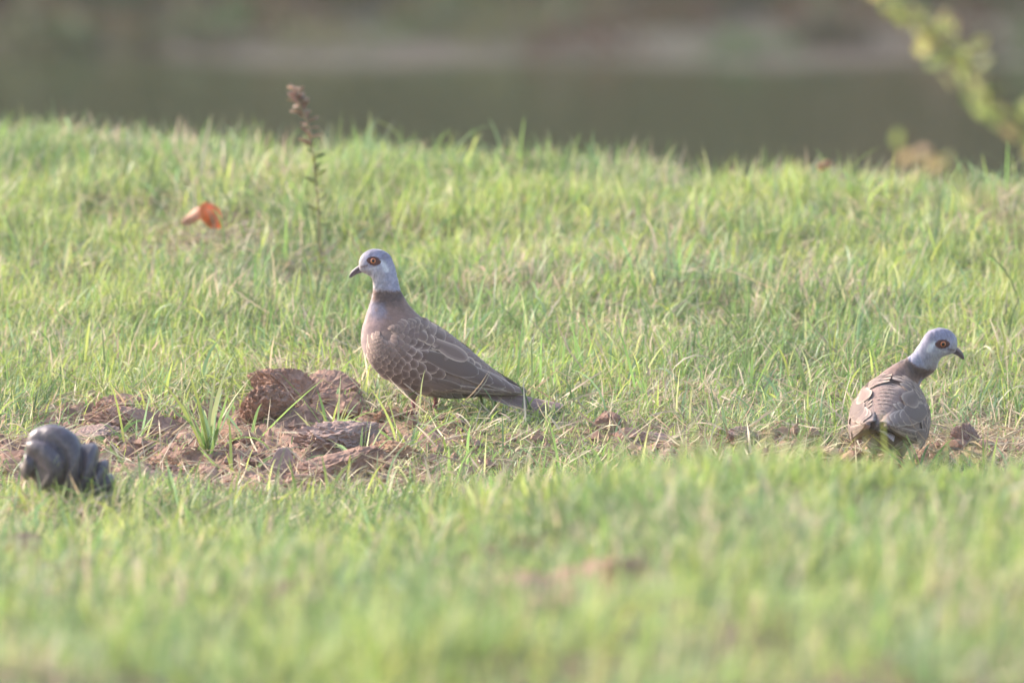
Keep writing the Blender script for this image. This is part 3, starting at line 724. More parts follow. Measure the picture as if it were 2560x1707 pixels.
        for k, f_ in enumerate(fr):
            Bc = BORDER.copy(); Bc[:, :2] = SHOULDER + (BORDER[:, :2] - SHOULDER) * f_
            cv = catmull(Bc, np.linspace(0, len(Bc) - 1, 300))
            sl = np.concatenate([[0], np.cumsum(np.linalg.norm(np.diff(cv[:, :2], axis=0), axis=1))])
            dist = np.linalg.norm(cv[:, :2] - SHOULDER, axis=1)
            spc = np.clip(0.180 * dist + 12, 26, 98)
            s = (0.5 if k % 2 else 0.05) * spc[0]
            while s < sl[-1]:
                i = min(int(np.searchsorted(sl, s)), 299)
                sp = spc[i]; tip = cv[i, :2] + np.array([R.uniform(-.08, .08), R.uniform(-.08, .08)]) * sp
                a = math.radians(cv[i, 2] + R.uniform(-5, 5))
                rt = tip - np.array([math.cos(a), math.sin(a)]) * sp * 1.9
                if tip[0] < 305 or (k < 6 and _project(_bg, rt[:1], rt[1:])[1][0] < 0.10): s += sp * 0.5; continue
                inner = cv[i, 1] < SHOULDER[1] + 0.28 * (cv[i, 0] - SHOULDER[0])
                lg = 2.1 if not inner else 1.9
                put('covert_feather', tip, a, sp * lg, sp * 0.60, M_COVERT_SOFT if (k >= 5 or (inner and k >= 3)) else (M_COVERT_PALE if inner else M_COVERT), -0.0026, 0.0013 + 0.00012 * k, 8, 7, 2.2)
                s += sp * 0.94
    # --- small feathers over the back between the wings
    dl = _bg[:, 2:4]; arc = np.concatenate([[0], np.cumsum(np.linalg.norm(np.diff(dl, axis=0), axis=1))])
    Rb = random.Random(77)
    for ri, u0 in enumerate(range(1380, 800, -52)):
        k0 = int(np.abs(dl[:, 0] - u0).argmin()) if u0 < 1500 else -1
        for y0 in (np.array([-90, -45, 0, 45, 90]) if ri % 2 else np.array([-68, -22, 22, 68])) * min(1.0, _bg[k0, 4] / 130):
            nl, nw = 7, 5; l = 1 - (1 - np.linspace(0, 1, nl)) ** 1.35; wv = np.linspace(-1, 1, nw)
            sh = (0.62 + 0.38 * np.clip(l / 0.5, 0, 1)) * np.sqrt(np.clip(1 - np.clip((l - 0.5) / 0.5, 0, 1) ** 2.2, 0, 1)); Wf = 30 * Rb.uniform(0.9, 1.1); hw = Wf * np.maximum(sh, 0.02)
            Lf = 120; s_ = (arc[k0] - Lf * (1 - l))[:, None] + 0 * wv[None, :]; yy = y0 + y0 * 0.10 * (l - 1)[:, None] + wv[None, :] * hw[:, None] + Rb.uniform(-6, 6)
            s_ = s_.ravel(); yy = yy.ravel(); B = np.stack([np.interp(s_, arc, _bg[:, q]) for q in range(5)], 1)
            mm = 0.5 + 0.5 * np.sqrt(np.clip(1 - (np.abs(yy) / np.maximum(B[:, 4], 1)) ** 2, 0.05, 1))
            off = (-0.0022 + 0.0029 * np.repeat(l, nw) ** 0.55) / U
            uu = B[:, 0] * (1 - mm) + B[:, 2] * mm + 0.55 * off; vv = B[:, 1] * (1 - mm) + B[:, 3] * mm - 0.83 * off
            x, z = uv2xz(uu, vv); Pf = np.stack([x, yy * U, z], 1)
            ed = np.minimum((1 - np.abs(wv))[None, :] * hw[:, None], (Lf * (1 - l))[:, None] * 0.9 + 0 * wv[None, :]).ravel()
            stn = np.interp(uu, dl[:, 0], np.linspace(4, len(ST) - 1, 500))
            mesh_obj('back_feather', pose(Pf, np.clip(stn, 12, 20)), grid_faces(nl, nw), M_BACK, root, attrs={'edge': ed * U, 'shaft': np.repeat(l, nw) * 2})
    # --- tail: twelve overlapping feathers
    tb = np.array(uv2xz(1240, 1205)); te = np.array(uv2xz(1835, 1436))
    ca_, sa_ = math.cos(tail_lift), math.sin(tail_lift); dv_ = te - tb
    te = tb + np.array([dv_[0] * ca_ + dv_[1] * sa_, dv_[1] * ca_ - dv_[0] * sa_])
    d = (te - tb) / np.linalg.norm(te - tb); Lt = np.linalg.norm(te - tb)
    for i in range(12):
        q = (i - 5.5) / 5.5; fan = q * 0.055; hl = 0.0105
        nl, nw = 12, 5; l = np.linspace(0, 1, nl); w_ = np.linspace(-1, 1, nw)
        sh = (0.7 + 0.3 * l) * np.sqrt(np.clip(1 - np.clip((l - 0.9) / 0.1, 0, 1) ** 2, 0.05, 1)); hw = hl * sh
        Ls = Lt * (1 - 0.05 * abs(q))
        pts = []; ed = []; shf = []
        for a_ in range(nl):
            for b_ in range(nw):
                lat = q * 0.010 + math.sin(fan) * Ls * l[a_] + w_[b_] * hw[a_]
                drop = 0.0065 * (lat / 0.02) ** 2 + 0.0010 * abs(q) * 3
                px_ = tb[0] + d[0] * Ls * l[a_]; pz_ = tb[1] + d[1] * Ls * l[a_] - drop - 0.004 * math.sin(l[a_] * math.pi) * 0.5
                pts.append((px_, lat * math.cos(tail_roll), pz_ - lat * math.sin(tail_roll))); ed.append(min((1 - abs(w_[b_])) * hw[a_], (1 - l[a_]) * Ls)); shf.append(l[a_] * 6)
        pts = np.array(pts)
        mesh_obj('tail_feather', pose(pts, np.full(len(pts), 16.0)), grid_faces(nl, nw), M_TAIL, root, attrs={'edge': ed, 'shaft': shf})
    # --- legs with feathered thigh, tarsus and four toes
    for side in (1, -1):
        yy = side * 0.017; x0 = 0.004 + (0.010 if side > 0 else -0.012)
        thp = [(x0 + 0.002, yy, 0.052), (x0 + 0.001, yy, 0.040), (x0, yy, 0.030), (x0 - 0.001, yy, 0.022)]
        V, f = tube(thp, [0.019, 0.015, 0.0085, 0.0035], 14)
        cV = np.tile(np.array([0.24, 0.20, 0.185]), (len(V), 1))
        mesh_obj('thigh', V, f, M_PLUM, root, cols=cV)
        V, f = tube([(x0 - 0.001, yy, 0.028), (x0 - 0.002, yy, 0.014), (x0 + 0.001, yy, 0.004)], [0.0030, 0.0026, 0.0030], 10)
        leg = mesh_obj('leg', V, f, M_SKIN, root)
        for a, L in ((0, 0.026), (0.5, 0.021), (-0.5, 0.021), (math.pi, 0.015)):
            p0 = Vector((x0 + 0.001, yy, 0.0045)); dv = Vector((math.cos(a), math.sin(a), 0))
            V, f = tube([p0, p0 + dv * L * 0.35 + Vector((0, 0, 0.0015)), p0 + dv * L * 0.7 - Vector((0, 0, 0.0015)), p0 + dv * L - Vector((0, 0, 0.003))], [0.0026, 0.0024, 0.0019, 0.0009], 8)
            mesh_obj('toe', V, f, M_SKIN, leg)
    return root

def pose_identity(P, s): return P
def rot(axis, a):
    return np.array(Matrix.Rotation(a, 3, axis))
D2_PITCH, D2_YAW, D2_LEAN, D2_ROLL, D2_NOD = math.radians(19), math.radians(-74), math.radians(-8), math.radians(31), math.radians(-19)
def pose_turned(P, s):
    """body tipped forward, neck raised and leaning to the bird's right, head turned right"""
    P = np.asarray(P, float); s = np.asarray(s, float)
    hip = np.array([0.0, 0.0, (1455 - 1160) * U])
    Rb = rot('X', math.radians(3)) @ rot('Y', D2_PITCH)                       # +x forward goes down
    hp = np.array([(740 - 400) * U, 0, (1455 - 330) * U]); wn = sstep(10.5, 5.5, s); P = P.copy()
    for kv in np.unique(np.round(s[wn > 0], 4)):
        ii = np.where(np.round(s, 4) == kv)[0]
        P[ii] = (P[ii] - hp) @ rot('Y', D2_NOD * wn[ii[0]]).T + hp
    body = (P - hip) @ Rb.T + hip
    piv0 = np.array([(740 - 470) * U, 0, (1455 - 740) * U]); piv = (piv0 - hip) @ Rb.T + hip
    wgt = sstep(15.0, 8.5, s); wy = sstep(13.0, 6.0, s)
    out = body.copy()
    idx = np.where(wgt > 0)[0]
    sr = np.round(s[idx], 4)
    for kv in np.unique(sr):
        ii = idx[sr == kv]; a = wgt[ii[0]]; b = wy[ii[0]]
        R_ = rot('Y', D2_LEAN * a) @ rot('X', D2_ROLL * a) @ rot('Z', D2_YAW * b) @ rot('Y', -D2_PITCH * a)
        out[ii] = (body[ii] - piv) @ R_.T + piv
    return out

def ground_pt(px, py, it=30):
    """terrain point seen at a photo pixel"""
    lo, hi = 10.0, 24.0
    d = 24.0
    for d in np.arange(16.3, 23.0, 0.01):
        p = at(px, py, d)
        if p.z <= hz(p.x, d): break
    return p

d1p = ground_pt(1064, 1032)
dove1 = make_dove('dove', pose_identity, 8, 4, math.radians(9), math.radians(10))
dove1.location = (d1p.x, d1p.y, d1p.z - 0.004); dove1.scale = (1.03,) * 3
dove1.rotation_euler = (math.radians(0), 0, math.pi - math.radians(9))
tag(dove1, 'dove facing left in side view beside the dug earth, head raised', 'dove', 'two turtle doves on the grass')
d2p = ground_pt(2218, 1188)
dove2 = make_dove('dove', pose_turned, 8, 6, math.radians(8))
dove2.location = (d2p.x, d2p.y, d2p.z + 0.002)
dove2.rotation_euler = (0, 0, math.radians(90 - 8)); dove2.scale = (1.03,) * 3
tag(dove2, 'dove seen from behind with tail towards us and head turned right', 'dove', 'two turtle doves on the grass')
# ------------------------------------------------------------------ clods, stones, dung
def clod(name, px, py_base, d, size, mat, seed, label, rotz=0, rough=0.35, sub=4, sink=0.25, tilt=0.0, group='clods of dug earth', cat='soil clod', facet=0.0):
    bm = bmesh.new(); bmesh.ops.create_icosphere(bm, subdivisions=sub, radius=1.0)
    P = np.array([v.co[:] for v in bm.verts]); Fc = [tuple(v.index for v in f.verts) for f in bm.faces]; bm.free()
    n = fbm3(P * 1.3 + seed, seed, 3) - 0.5; r2 = np.abs(fbm3(P * 3.0 + seed * 2, seed + 3, 3) - 0.5); n3 = fbm3(P * 8 + seed, seed + 5, 3) - 0.5
    n4 = np.abs(fbm3(P * 5.0 + seed, seed + 8, 4) - 0.5); n5 = fbm3(P * 19 + seed, seed + 11, 2) - 0.5
    rad = 1 + rough * (2.1 * n - 1.6 * r2 + 0.9 * n3 - 1.3 * n4 + 0.5 * n5)
    rr = np.random.default_rng(seed)
    if facet: rad = 1 + rough * (2.0 * n - 1.0 * r2 + 0.4 * n3)
    Q = P * rad[:, None]
    st_ = fbm3(np.stack([Q[:, 0] * 0.3, Q[:, 1] * 0.3, Q[:, 2] * 4.5], 1) + seed, seed + 21, 3) - 0.5     # layered ledges
    Q[:, :2] *= (1 + 0.18 * rough * st_)[:, None]
    for k in range(14 if not facet else 9):
        nv = rr.normal(size=3); nv /= np.linalg.norm(nv); h = rr.uniform(0.40, 0.80) if not facet else rr.uniform(0.55, 0.85)
        dd = Q @ nv; over = np.clip(dd - h, 0, None); Q = Q - nv[None, :] * (over * (facet or 0.66))[:, None]
    if not facet:
        crk = np.abs(fbm3(P * 9 + seed, seed + 17, 3) - 0.5)
        Q = Q * (1.20 + rough * (1.1 * n5 - 1.0 * (n4 - 0.12) - 1.2 * np.clip(0.06 - crk, 0, 1) * 4 + 1.0 * (fbm3(P * 36 + seed, seed + 14, 3) - 0.5)))[:, None]
    Q = Q * np.array(size) * 0.5
    R_ = rot('Z', rotz) @ rot('Y', tilt); Q = Q @ R_.T
    p = at(px, py_base, d)
    z = hz(p.x, d)
    Q[:, 2] += size[2] * (0.5 - sink)
    o = mesh_obj(name, Q, Fc, mat, smooth=bool(facet))
    o.location = (p.x, d, z)
    tag(o, label, cat, group)
    return o
CL = [ # px, d, (sx,sy,sz), mat, rotz, rough, sink, tilt, label
 (722, 18.02, (0.105, 0.085, 0.100), M_SOIL, 0.3, 0.36, 0.24, 0.75, 'tallest red-brown earth mound behind the dug hollow, left of the side-on dove'),
 (815, 18.06, (0.115, 0.08, 0.074), M_SOIL, 1.0, 0.28, 0.20, -0.45, 'smooth sloping earth clod between tallest mound and side-on dove'),
 (648, 17.92, (0.090, 0.07, 0.070), M_SOIL, 2.0, 0.32, 0.22, 0.5, 'crumbly earth clod leaning on left flank of the tallest mound'),
 (560, 17.80, (0.095, 0.065, 0.046), M_SOIL2, 0.2, 0.26, 0.25, 0.0, 'low rounded orange-brown clod at the foot of the tallest mound'),
 (292, 18.02, (0.075, 0.065, 0.066), M_SOIL, 0.9, 0.36, 0.20, 0.1, 'knobbly reddish clod at back left of the dug hollow'),
 (330, 17.84, (0.115, 0.08, 0.050), M_SOIL, 0.1, 0.32, 0.25, 0.12, 'dark wide earth bank below the knobbly reddish clod'),
 (215, 17.80, (0.090, 0.07, 0.040), M_SOIL3, 0.4, 0.30, 0.30, -0.1, 'low dull clod directly above the dark dung lump'),
 (430, 17.56, (0.105, 0.07, 0.050), M_SOIL2, -0.2, 0.34, 0.28, 0.1, 'flat orange-brown clod left of the largest grass tuft'),
 (470, 17.36, (0.105, 0.07, 0.036), M_SOIL3, 0.3, 0.22, 0.30, 0.05, 'smooth pinkish grey slab in front of the largest grass tuft'),
 (850, 17.66, (0.120, 0.085, 0.072), M_SOIL3, 0.2, 0.34, 0.22, -0.1, 'broad grey-brown clod below the chest of the side-on dove'),
 (820, 17.44, (0.150, 0.08, 0.085), M_SOIL, 0.5, 0.30, 0.25, -0.45, 'slanting ribbed brown clod right of the grey faceted stone'),
 (640, 17.34, (0.105, 0.07, 0.046), M_SOIL, 1.3, 0.30, 0.30, 0.0, 'low brown clod below the grey faceted stone'),
 (590, 17.62, (0.080, 0.06, 0.042), M_SOIL, 1.9, 0.34, 0.30, 0.0, 'small brown clod between largest grass tuft and grey stone'),
 (965, 17.90, (0.045, 0.04, 0.036), M_SOIL2, 0.8, 0.36, 0.25, 0.0, 'small reddish clod just ahead of the feet of the side-on dove'),
 (960, 17.60, (0.080, 0.06, 0.040), M_SOIL2, 2.4, 0.40, 0.25, 0.0, 'crumbly tan clod in front of the feet of the side-on dove'),
 (1625, 17.48, (0.080, 0.05, 0.030), M_SOIL3, 0.1, 0.34, 0.30, 0.05, 'pale grey clod half way between the two doves'),
 (1525, 17.55, (0.040, 0.035, 0.026), M_SOIL, 0.5, 0.34, 0.20, 0.0, 'small brown clod left of the pale grey clod between the doves'),
 (1860, 17.48, (0.045, 0.04, 0.024), M_SOIL3, 0.9, 0.36, 0.22, 0.0, 'small mauve clod left of the dove seen from behind'),
 (2030, 17.42, (0.095, 0.05, 0.022), M_SOIL, 0.2, 0.34, 0.25, 0.0, 'flat brown clod touching the tail side of the dove seen from behind'),
 (2418, 17.40, (0.042, 0.036, 0.040), M_SOIL3, 0.7, 0.40, 0.18, 0.2, 'upright crumbly clod right of the dove seen from behind'),
 (2350, 17.30, (0.040, 0.036, 0.026), M_SOIL, 0.2, 0.36, 0.25, 0.0, 'dark clod between the upright clod and dove seen from behind'),
 (1560, 13.00, (0.045, 0.040, 0.030), M_SOIL, 0.2, 0.30, 0.35, 0.0, 'blurred red-brown clod in the bottom foreground, right one of the pair'),
 (1470, 12.80, (0.060, 0.04, 0.028), M_SOIL, 0.9, 0.30, 0.35, 0.0, 'blurred red-brown clod in the bottom foreground, left one of the pair'),
 (60, 15.05, (0.060, 0.05, 0.050), M_SOIL, 0.9, 0.30, 0.15, 0.0, 'blurred brown clod at the left edge below the dung lump'),
]
for i, (px, d, sz, m_, rz, rg, sk, tl, lab) in enumerate(CL):
    if px > 1500 and d > 17: d += 0.10
    if px < 1100 and d > 17: d -= 0.20 if d < 17.7 else 0.08; sz = (sz[0] * 0.95, sz[1], sz[2] * 0.72); sk = sk + 0.08
    clod('soil_clod', px, 1000, d, sz, m_, 11 + i * 7, lab, rz, rg, 5 if d > 16 else 4, sk, tl)
clod('stone', 705, 1000, 17.28, (0.050, 0.042, 0.056), M_SOIL3, 404, 'pale grey faceted stone standing in the dug hollow', 0.4, 0.12, 4, 0.22, 0.25, 'stones', 'stone', 0.95)

# crumbs of loose soil
def crumbs():
    n = 3200
    x = np.concatenate([rng.normal(SOIL_A[0], SOIL_A[2] * 0.6, n), rng.normal(SOIL_B[0], SOIL_B[2] * 0.6, n // 2)])
    y = np.concatenate([rng.normal(SOIL_A[1], SOIL_A[3] * 0.5, n), rng.normal(SOIL_B[1], SOIL_B[3] * 0.6, n // 2)])
    z = height(x, y); s = 0.0022 * rng.lognormal(0, 0.75, len(x)); s = np.minimum(s, 0.010)
    oct_ = np.array([[1, 0, 0], [-1, 0, 0], [0, 1, 0], [0, -1, 0], [0, 0, 1], [0, 0, -1]], float)
    fo = np.array([[0, 2, 4], [2, 1, 4], [1, 3, 4], [3, 0, 4], [2, 0, 5], [1, 2, 5], [3, 1, 5], [0, 3, 5]])
    V = oct_[None] * rng.uniform(0.45, 1.4, (len(x), 6, 1)) * s[:, None, None]
    a = rng.uniform(0, 6.28, len(x)); ca, sa = np.cos(a)[:, None], np.sin(a)[:, None]
    V = np.stack([V[:, :, 0] * ca - V[:, :, 1] * sa, V[:, :, 0] * sa + V[:, :, 1] * ca, V[:, :, 2]], 2) + np.stack([x, y, z + s * 0.4], 1)[:, None, :]
    Fc = (fo[None] + (np.arange(len(x)) * 6)[:, None, None]).reshape(-1, 3)
    tag(mesh_obj('soil_crumbs', V.reshape(-1, 3), Fc.tolist(), M_SOIL, smooth=False), 'loose crumbs of red-brown soil', None, kind='stuff')
crumbs()
def fragments():
    bm = bmesh.new(); bmesh.ops.create_icosphere(bm, subdivisions=2, radius=1.0)
    P = np.array([v.co[:] for v in bm.verts]); Fo = np.array([[v.index for v in f.verts] for f in bm.faces]); bm.free()
    V = []; Fc = []; r = np.random.default_rng(515); k = 0
    spots = [(SOIL_A, 150), (SOIL_B, 70)]
    for (cx, cy, rx, ry), n in spots:
        for i in range(n):
            x = cx + r.uniform(-0.85, 0.85) * rx; y = cy + r.uniform(-0.85, 0.85) * ry
            if soil_mask(np.array([x]), np.array([y]))[0] < 0.35: continue
            Q = P * (1 + 1.1 * (fbm3(P * 1.7 + k * 3.1, k, 2) - 0.5))[:, None]
            for q in range(5):
                nv = r.normal(size=3); nv /= np.linalg.norm(nv); Q = Q - nv[None] * np.clip(Q @ nv - r.uniform(0.3, 0.75), 0, None)[:, None]
            s = 0.008 * r.lognormal(0, 0.5); s = min(s, 0.022)
            Q = Q * s * np.array([r.uniform(0.8, 1.5), r.uniform(0.8, 1.3), r.uniform(0.5, 1.0)]) @ rot('Z', r.uniform(0, 6.28)).T @ rot('X', r.uniform(-.5, .5)).T
            V.append(Q + np.array([x, y, hz(x, y) + s * 0.2])); Fc.append(Fo + k * len(P)); k += 1
    tag(mesh_obj('soil_fragments', np.concatenate(V), np.concatenate(Fc).tolist(), M_SOIL, smooth=False), 'small broken bits of red-brown earth', None, kind='stuff')
fragments()

# dung lump: folded, overlapping segments that shrink to the right
M_DUNG = mat_simple('dung_crust', (0.088, 0.070, 0.084), 0.42, 0.5, 0.35, 160, 0.5)
def dung():
    d = 16.25
    base = at(160, 1235, d); gz = hz(base.x, d)
    ctl = np.array([[52, 1150, 0.004], [66, 1146, 0.020], [98, 1136, 0.034], [138, 1140, 0.041], [180, 1165, 0.038], [220, 1190, 0.030], [248, 1208, 0.020], [268, 1222, 0.004]], float)
    nt_, nr = 120, 72; t = np.linspace(0, 1, nt_); C = catmull(ctl, t * (len(ctl) - 1))
    th = np.linspace(0, 2 * np.pi, nr, endpoint=False)
    V = []
    for i in range(nt_):
        c = at(C[i, 0], C[i, 1], d); c2 = at(C[min(i + 1, nt_ - 1), 0], C[min(i + 1, nt_ - 1), 1], d); c0 = at(C[max(i - 1, 0), 0], C[max(i - 1, 0), 1], d)
        tx = (c2 - c0).normalized(); up = Vector((-tx.z, 0, tx.x))
        if up.z < 0: up = -up
        ph = 5.4 * t[i] + 0.55 * np.cos(th) + 0.35 * np.sin(th) + 0.25 * np.sin(2 * th + 5 * t[i]) + 0.35 * math.sin(9 * t[i])
        rid = np.abs(np.sin(np.pi * ph)) ** 0.7
        r_ = max(C[i, 2], 0.003) * (0.66 + 0.40 * rid)
        for k in range(nr):
            V.append(c + (up * math.cos(th[k]) + Vector((0, 1, 0)) * math.sin(th[k]) * 0.9) * r_[k] + tx * (0.006 * math.cos(th[k])))
    V = np.array([tuple(v) for v in V]) - np.array([base.x, d, gz])
    nz = fbm3(V * 70 + 5, 61, 3) - 0.5; nz2 = fbm3(V * 260 + 9, 67, 2) - 0.5
    ctr = np.repeat(V.reshape(nt_, nr, 3).mean(1), nr, 0); dr = V - ctr; ln = np.linalg.norm(dr, axis=1)[:, None] + 1e-6
    V = V + dr / ln * (0.003 * nz + 0.001 * nz2)[:, None]
    Fc = grid_faces(nt_, nr, wrap=True); Fc.append(tuple(range(nr))); Fc.append(tuple(range(nt_ * nr - 1, nt_ * nr - nr - 1, -1)))
    o = mesh_obj('dung_lump', V, Fc, M_DUNG); o.location = (base.x, d, gz - 0.004)
    tag(o, 'dark grey-brown ridged dung lump lying in grass at the left edge', 'dung')
dung()

# ------------------------------------------------------------------ single grass tufts rooted in the dug earth
def tuft(px, d, nb, H, W, label, seed, spread=0.5, kap=0.9):
    r = np.random.default_rng(seed)
    p = at(px, 1000, d); z = hz(p.x, d)
    root_pos = np.array([p.x, d, z])
    pos = np.stack([r.normal(0, 0.006, nb), r.normal(0, 0.006, nb), np.full(nb, -0.005)], 1)
    o = blade_mesh('grass_tuft', pos, H * r.lognormal(0, 0.28, nb), W * r.lognormal(0, 0.2, nb), r.uniform(0, 6.283, nb),
                   np.abs(r.normal(spread, 0.25, nb)), np.abs(r.normal(kap, 0.6, nb)),
                   PAL[r.choice([0, 0, 2, 2, 1, 3], nb)] * r.uniform(0.85, 1.2, (nb, 1)), 8, M_GRASS, twist=r.normal(0, 0.5, nb))
    o.location = root_pos
    tag(o, label, 'grass tuft', 'grass tufts in the dug earth')
tuft(520, 17.42, 20, 0.105, 0.0052, 'largest grass tuft with broad arching blades in the middle of dug earth', 1, 0.42, 0.7)
tuft(285, 17.66, 13, 0.075, 0.0042, 'grass tuft with bent over blades on the dark earth bank', 2, 0.5, 1.3)
tuft(345, 17.60, 10, 0.080, 0.0034, 'thin upright grass tuft between the dark bank and largest tuft', 3, 0.45, 0.5)
tuft(625, 17.66, 6, 0.070, 0.0045, 'short V-shaped grass tuft below the tallest earth mound', 4, 0.5, 0.3)
tuft(735, 18.03, 9, 0.060, 0.0026, 'wispy grass tuft growing on top of the tallest earth mound', 5, 0.4, 1.0)
tuft(830, 17.74, 16, 0.070, 0.0036, 'bushy grass tuft between the two right hand clods of dug earth', 6, 0.5, 0.8)
tuft(905, 17.34, 14, 0.080, 0.0038, 'grass tuft in front of the slanting ribbed clod', 7, 0.5, 0.9)
tuft(1010, 17.50, 16, 0.085, 0.0040, 'arching grass tuft below the belly of the side-on dove', 8, 0.5, 1.1)
tuft(600, 17.28, 12, 0.080, 0.0042, 'arching pale grass tuft at the near rim of dug earth', 9, 0.7, 0.9)
tuft(2300, 17.24, 14, 0.075, 0.0036, 'grass tuft beside the right foot of the dove seen from behind', 10, 0.5, 0.9)

# ------------------------------------------------------------------ fallen leaves
def leaf_sheet(L, W, fold, curl, nl=12, nw=8, wav=0.0, seed=0, single=False):
    V = []
    for i in range(nl):
        t = i / (nl - 1); hw = W * math.sin(math.pi * min(max(t * 0.94 + 0.05, 0), 1)) ** 0.7
        for j in range(nw):
            s = -1 + 2 * j / (nw - 1)
            th = fold * abs(s)
            V.append((L * (t - 0.5), math.copysign(1, s) * hw * abs(s) * math.cos(th * 0.9), -hw * abs(s) * math.sin(th * 0.9) + curl * math.sin(math.pi * t) + wav * math.sin(9 * t + 3 * s + seed)))
    V = np.array(V); n = len(V)
    f = grid_faces(nl, nw)
    if single: return V, f
    V2 = V - np.array([0, 0, 0.0006])
    return np.concatenate([V, V2]), f + [tuple(reversed([q + n for q in a])) for a in f]
def fallen(name, px, py, d, L, W, fold, curl, rotm, mat, label, cat='leaf'):
    V, f = leaf_sheet(L, W, fold, curl, wav=0.0015, seed=px)
    V = V @ np.array(Euler(rotm).to_matrix()).T
    o = mesh_obj(name, V, f, mat); o.location = at(px, py, d); tag(o, label, cat, 'fallen leaves on the grass'); return o
M_ORANGE = mat_leaf('orange_leaf', (0.68, 0.21, 0.07), 0.3, 60, 0.4, 0.4)
M_PINKISH = mat_leaf('leaf_painted_sheen', (0.64, 0.32, 0.20), 0.3, 60, 0.3, 0.5)  # pinkish colour painted in for sheen on the leaf's lit top
M_PALE = mat_leaf('bleached_leaf', (0.66, 0.60, 0.50), 0.15, 80, 0.3, 0.5)
M_RED = mat_leaf('tan_leaf', (0.55, 0.27, 0.16), 0.3, 60, 0.4, 0.5)
def orange_leaf():
    c = at(510, 530, 20.05)
    root = empty('fallen_leaf', c)
    V, f = leaf_sheet(0.052, 0.013, 0.6, 0.004, wav=0.0015)
    V = V @ (rot('Y', -0.52) @ rot('X', 0.75)).T + np.array([-0.010, 0.0, -0.002])
    mesh_obj('blade', V, f, M_PINKISH, root)
    V, f = leaf_sheet(0.044, 0.018, 0.5, 0.004, wav=0.002)
    V = V @ (rot('Z', 0.25) @ rot('Y', 0.95) @ rot('X', 1.25)).T + np.array([0.012, -0.010, -0.004])
    mesh_obj('folded_tip', V, f, M_ORANGE, root)
    tag(root, 'curled orange-red fallen leaf with painted pinkish sheen on its lit face on the far grass', 'leaf', 'fallen leaves on the grass')
orange_leaf()
fallen('fallen_leaf', 2060, 410, 20.7, 0.026, 0.010, 0.8, 0.003, (0.7, -0.3, 0.5), M_RED, 'small orange-tan leaf lying near the bank edge at right')
fallen('fallen_leaf', 1852, 703, 19.42, 0.020, 0.006, 1.0, 0.004, (0.5, -0.9, 0.4), M_PALE, 'small bleached curled leaf on grass above the dove seen from behind')
fallen('fallen_leaf', 614, 446, 20.7, 0.013, 0.006, 0.6, 0.002, (0.9, -0.4, 0.2), M_PALE, 'upper one of the white leaf bits right of the orange leaf')
fallen('fallen_leaf', 622, 478, 20.6, 0.011, 0.006, 0.6, 0.002, (1.0, -0.2, 0.9), M_PALE, 'lower one of the white leaf bits right of the orange leaf')

# ------------------------------------------------------------------ tall dry weed behind the side-on dove
def weed():
    d = 19.75
    pix = [(802, 590), (795, 500), (785, 410), (775, 330), (752, 268), (738, 222)]
    pts = [at(px, py, d) for px, py in pix]; b = Vector((pts[0].x, d, hz(pts[0].x, d) - 0.01)); pts[0] = b
    root = empty('weed_plant', b)
    ctl = np.array([tuple(p - b) for p in pts]); cs = catmull(ctl, np.linspace(0, 5, 26))
    cs[:, 1] += 0.004 * np.sin(np.linspace(0, 9, 26))
    V, f = tube([Vector(c) for c in cs], np.linspace(0.0019, 0.0009, 26), 6)
    mesh_obj('stem', V, f, mat_simple('weed_stem', (0.26, 0.20, 0.11), 0.7, 0.2, 0.2, 90), root)
    mg = mat_leaf('weed_leaf_green', (0.20, 0.24, 0.07)); mb = mat_leaf('weed_leaf_brown', (0.26, 0.15, 0.09)); mr = mat_leaf('weed_seed_head', (0.34, 0.22, 0.17))
    Vl, fl = leaf_sheet(1.0, 0.28, 0.5, 0.08, 7, 4, single=True); Vl = Vl + np.array([0.5, 0, 0])
    r = random.Random(3)
    def place(nm, base, L, yaw, pit, mat):
        R_ = np.array(Euler((r.uniform(-.6, .6), -pit, yaw)).to_matrix())
        o = mesh_obj(nm, (Vl * L) @ R_.T, fl, mat, root); o.location = base
    for k in range(46):
        t = 3 + k / 45 * 18; c = catmull(cs, [t])[0]
        place('leaf', c, r.uniform(0.010, 0.021), r.uniform(0, 6.28), r.uniform(-0.2, 0.8), mg if t < 13 else mb)
    for k in range(24):
        t = 20.5 + k / 23 * 4.5; c = catmull(cs, [min(t, 24.9)])[0]
        place('seed_head', c + np.array([r.uniform(-.004, .004), r.uniform(-.004, .004), 0]), r.uniform(0.010, 0.019), r.uniform(0, 6.28), r.uniform(-0.3, 0.9), mr if r.random() < .6 else mb)
    tag(root, 'tall thin weed with reddish brown seed head rising above the far grass', 'weed')
weed()

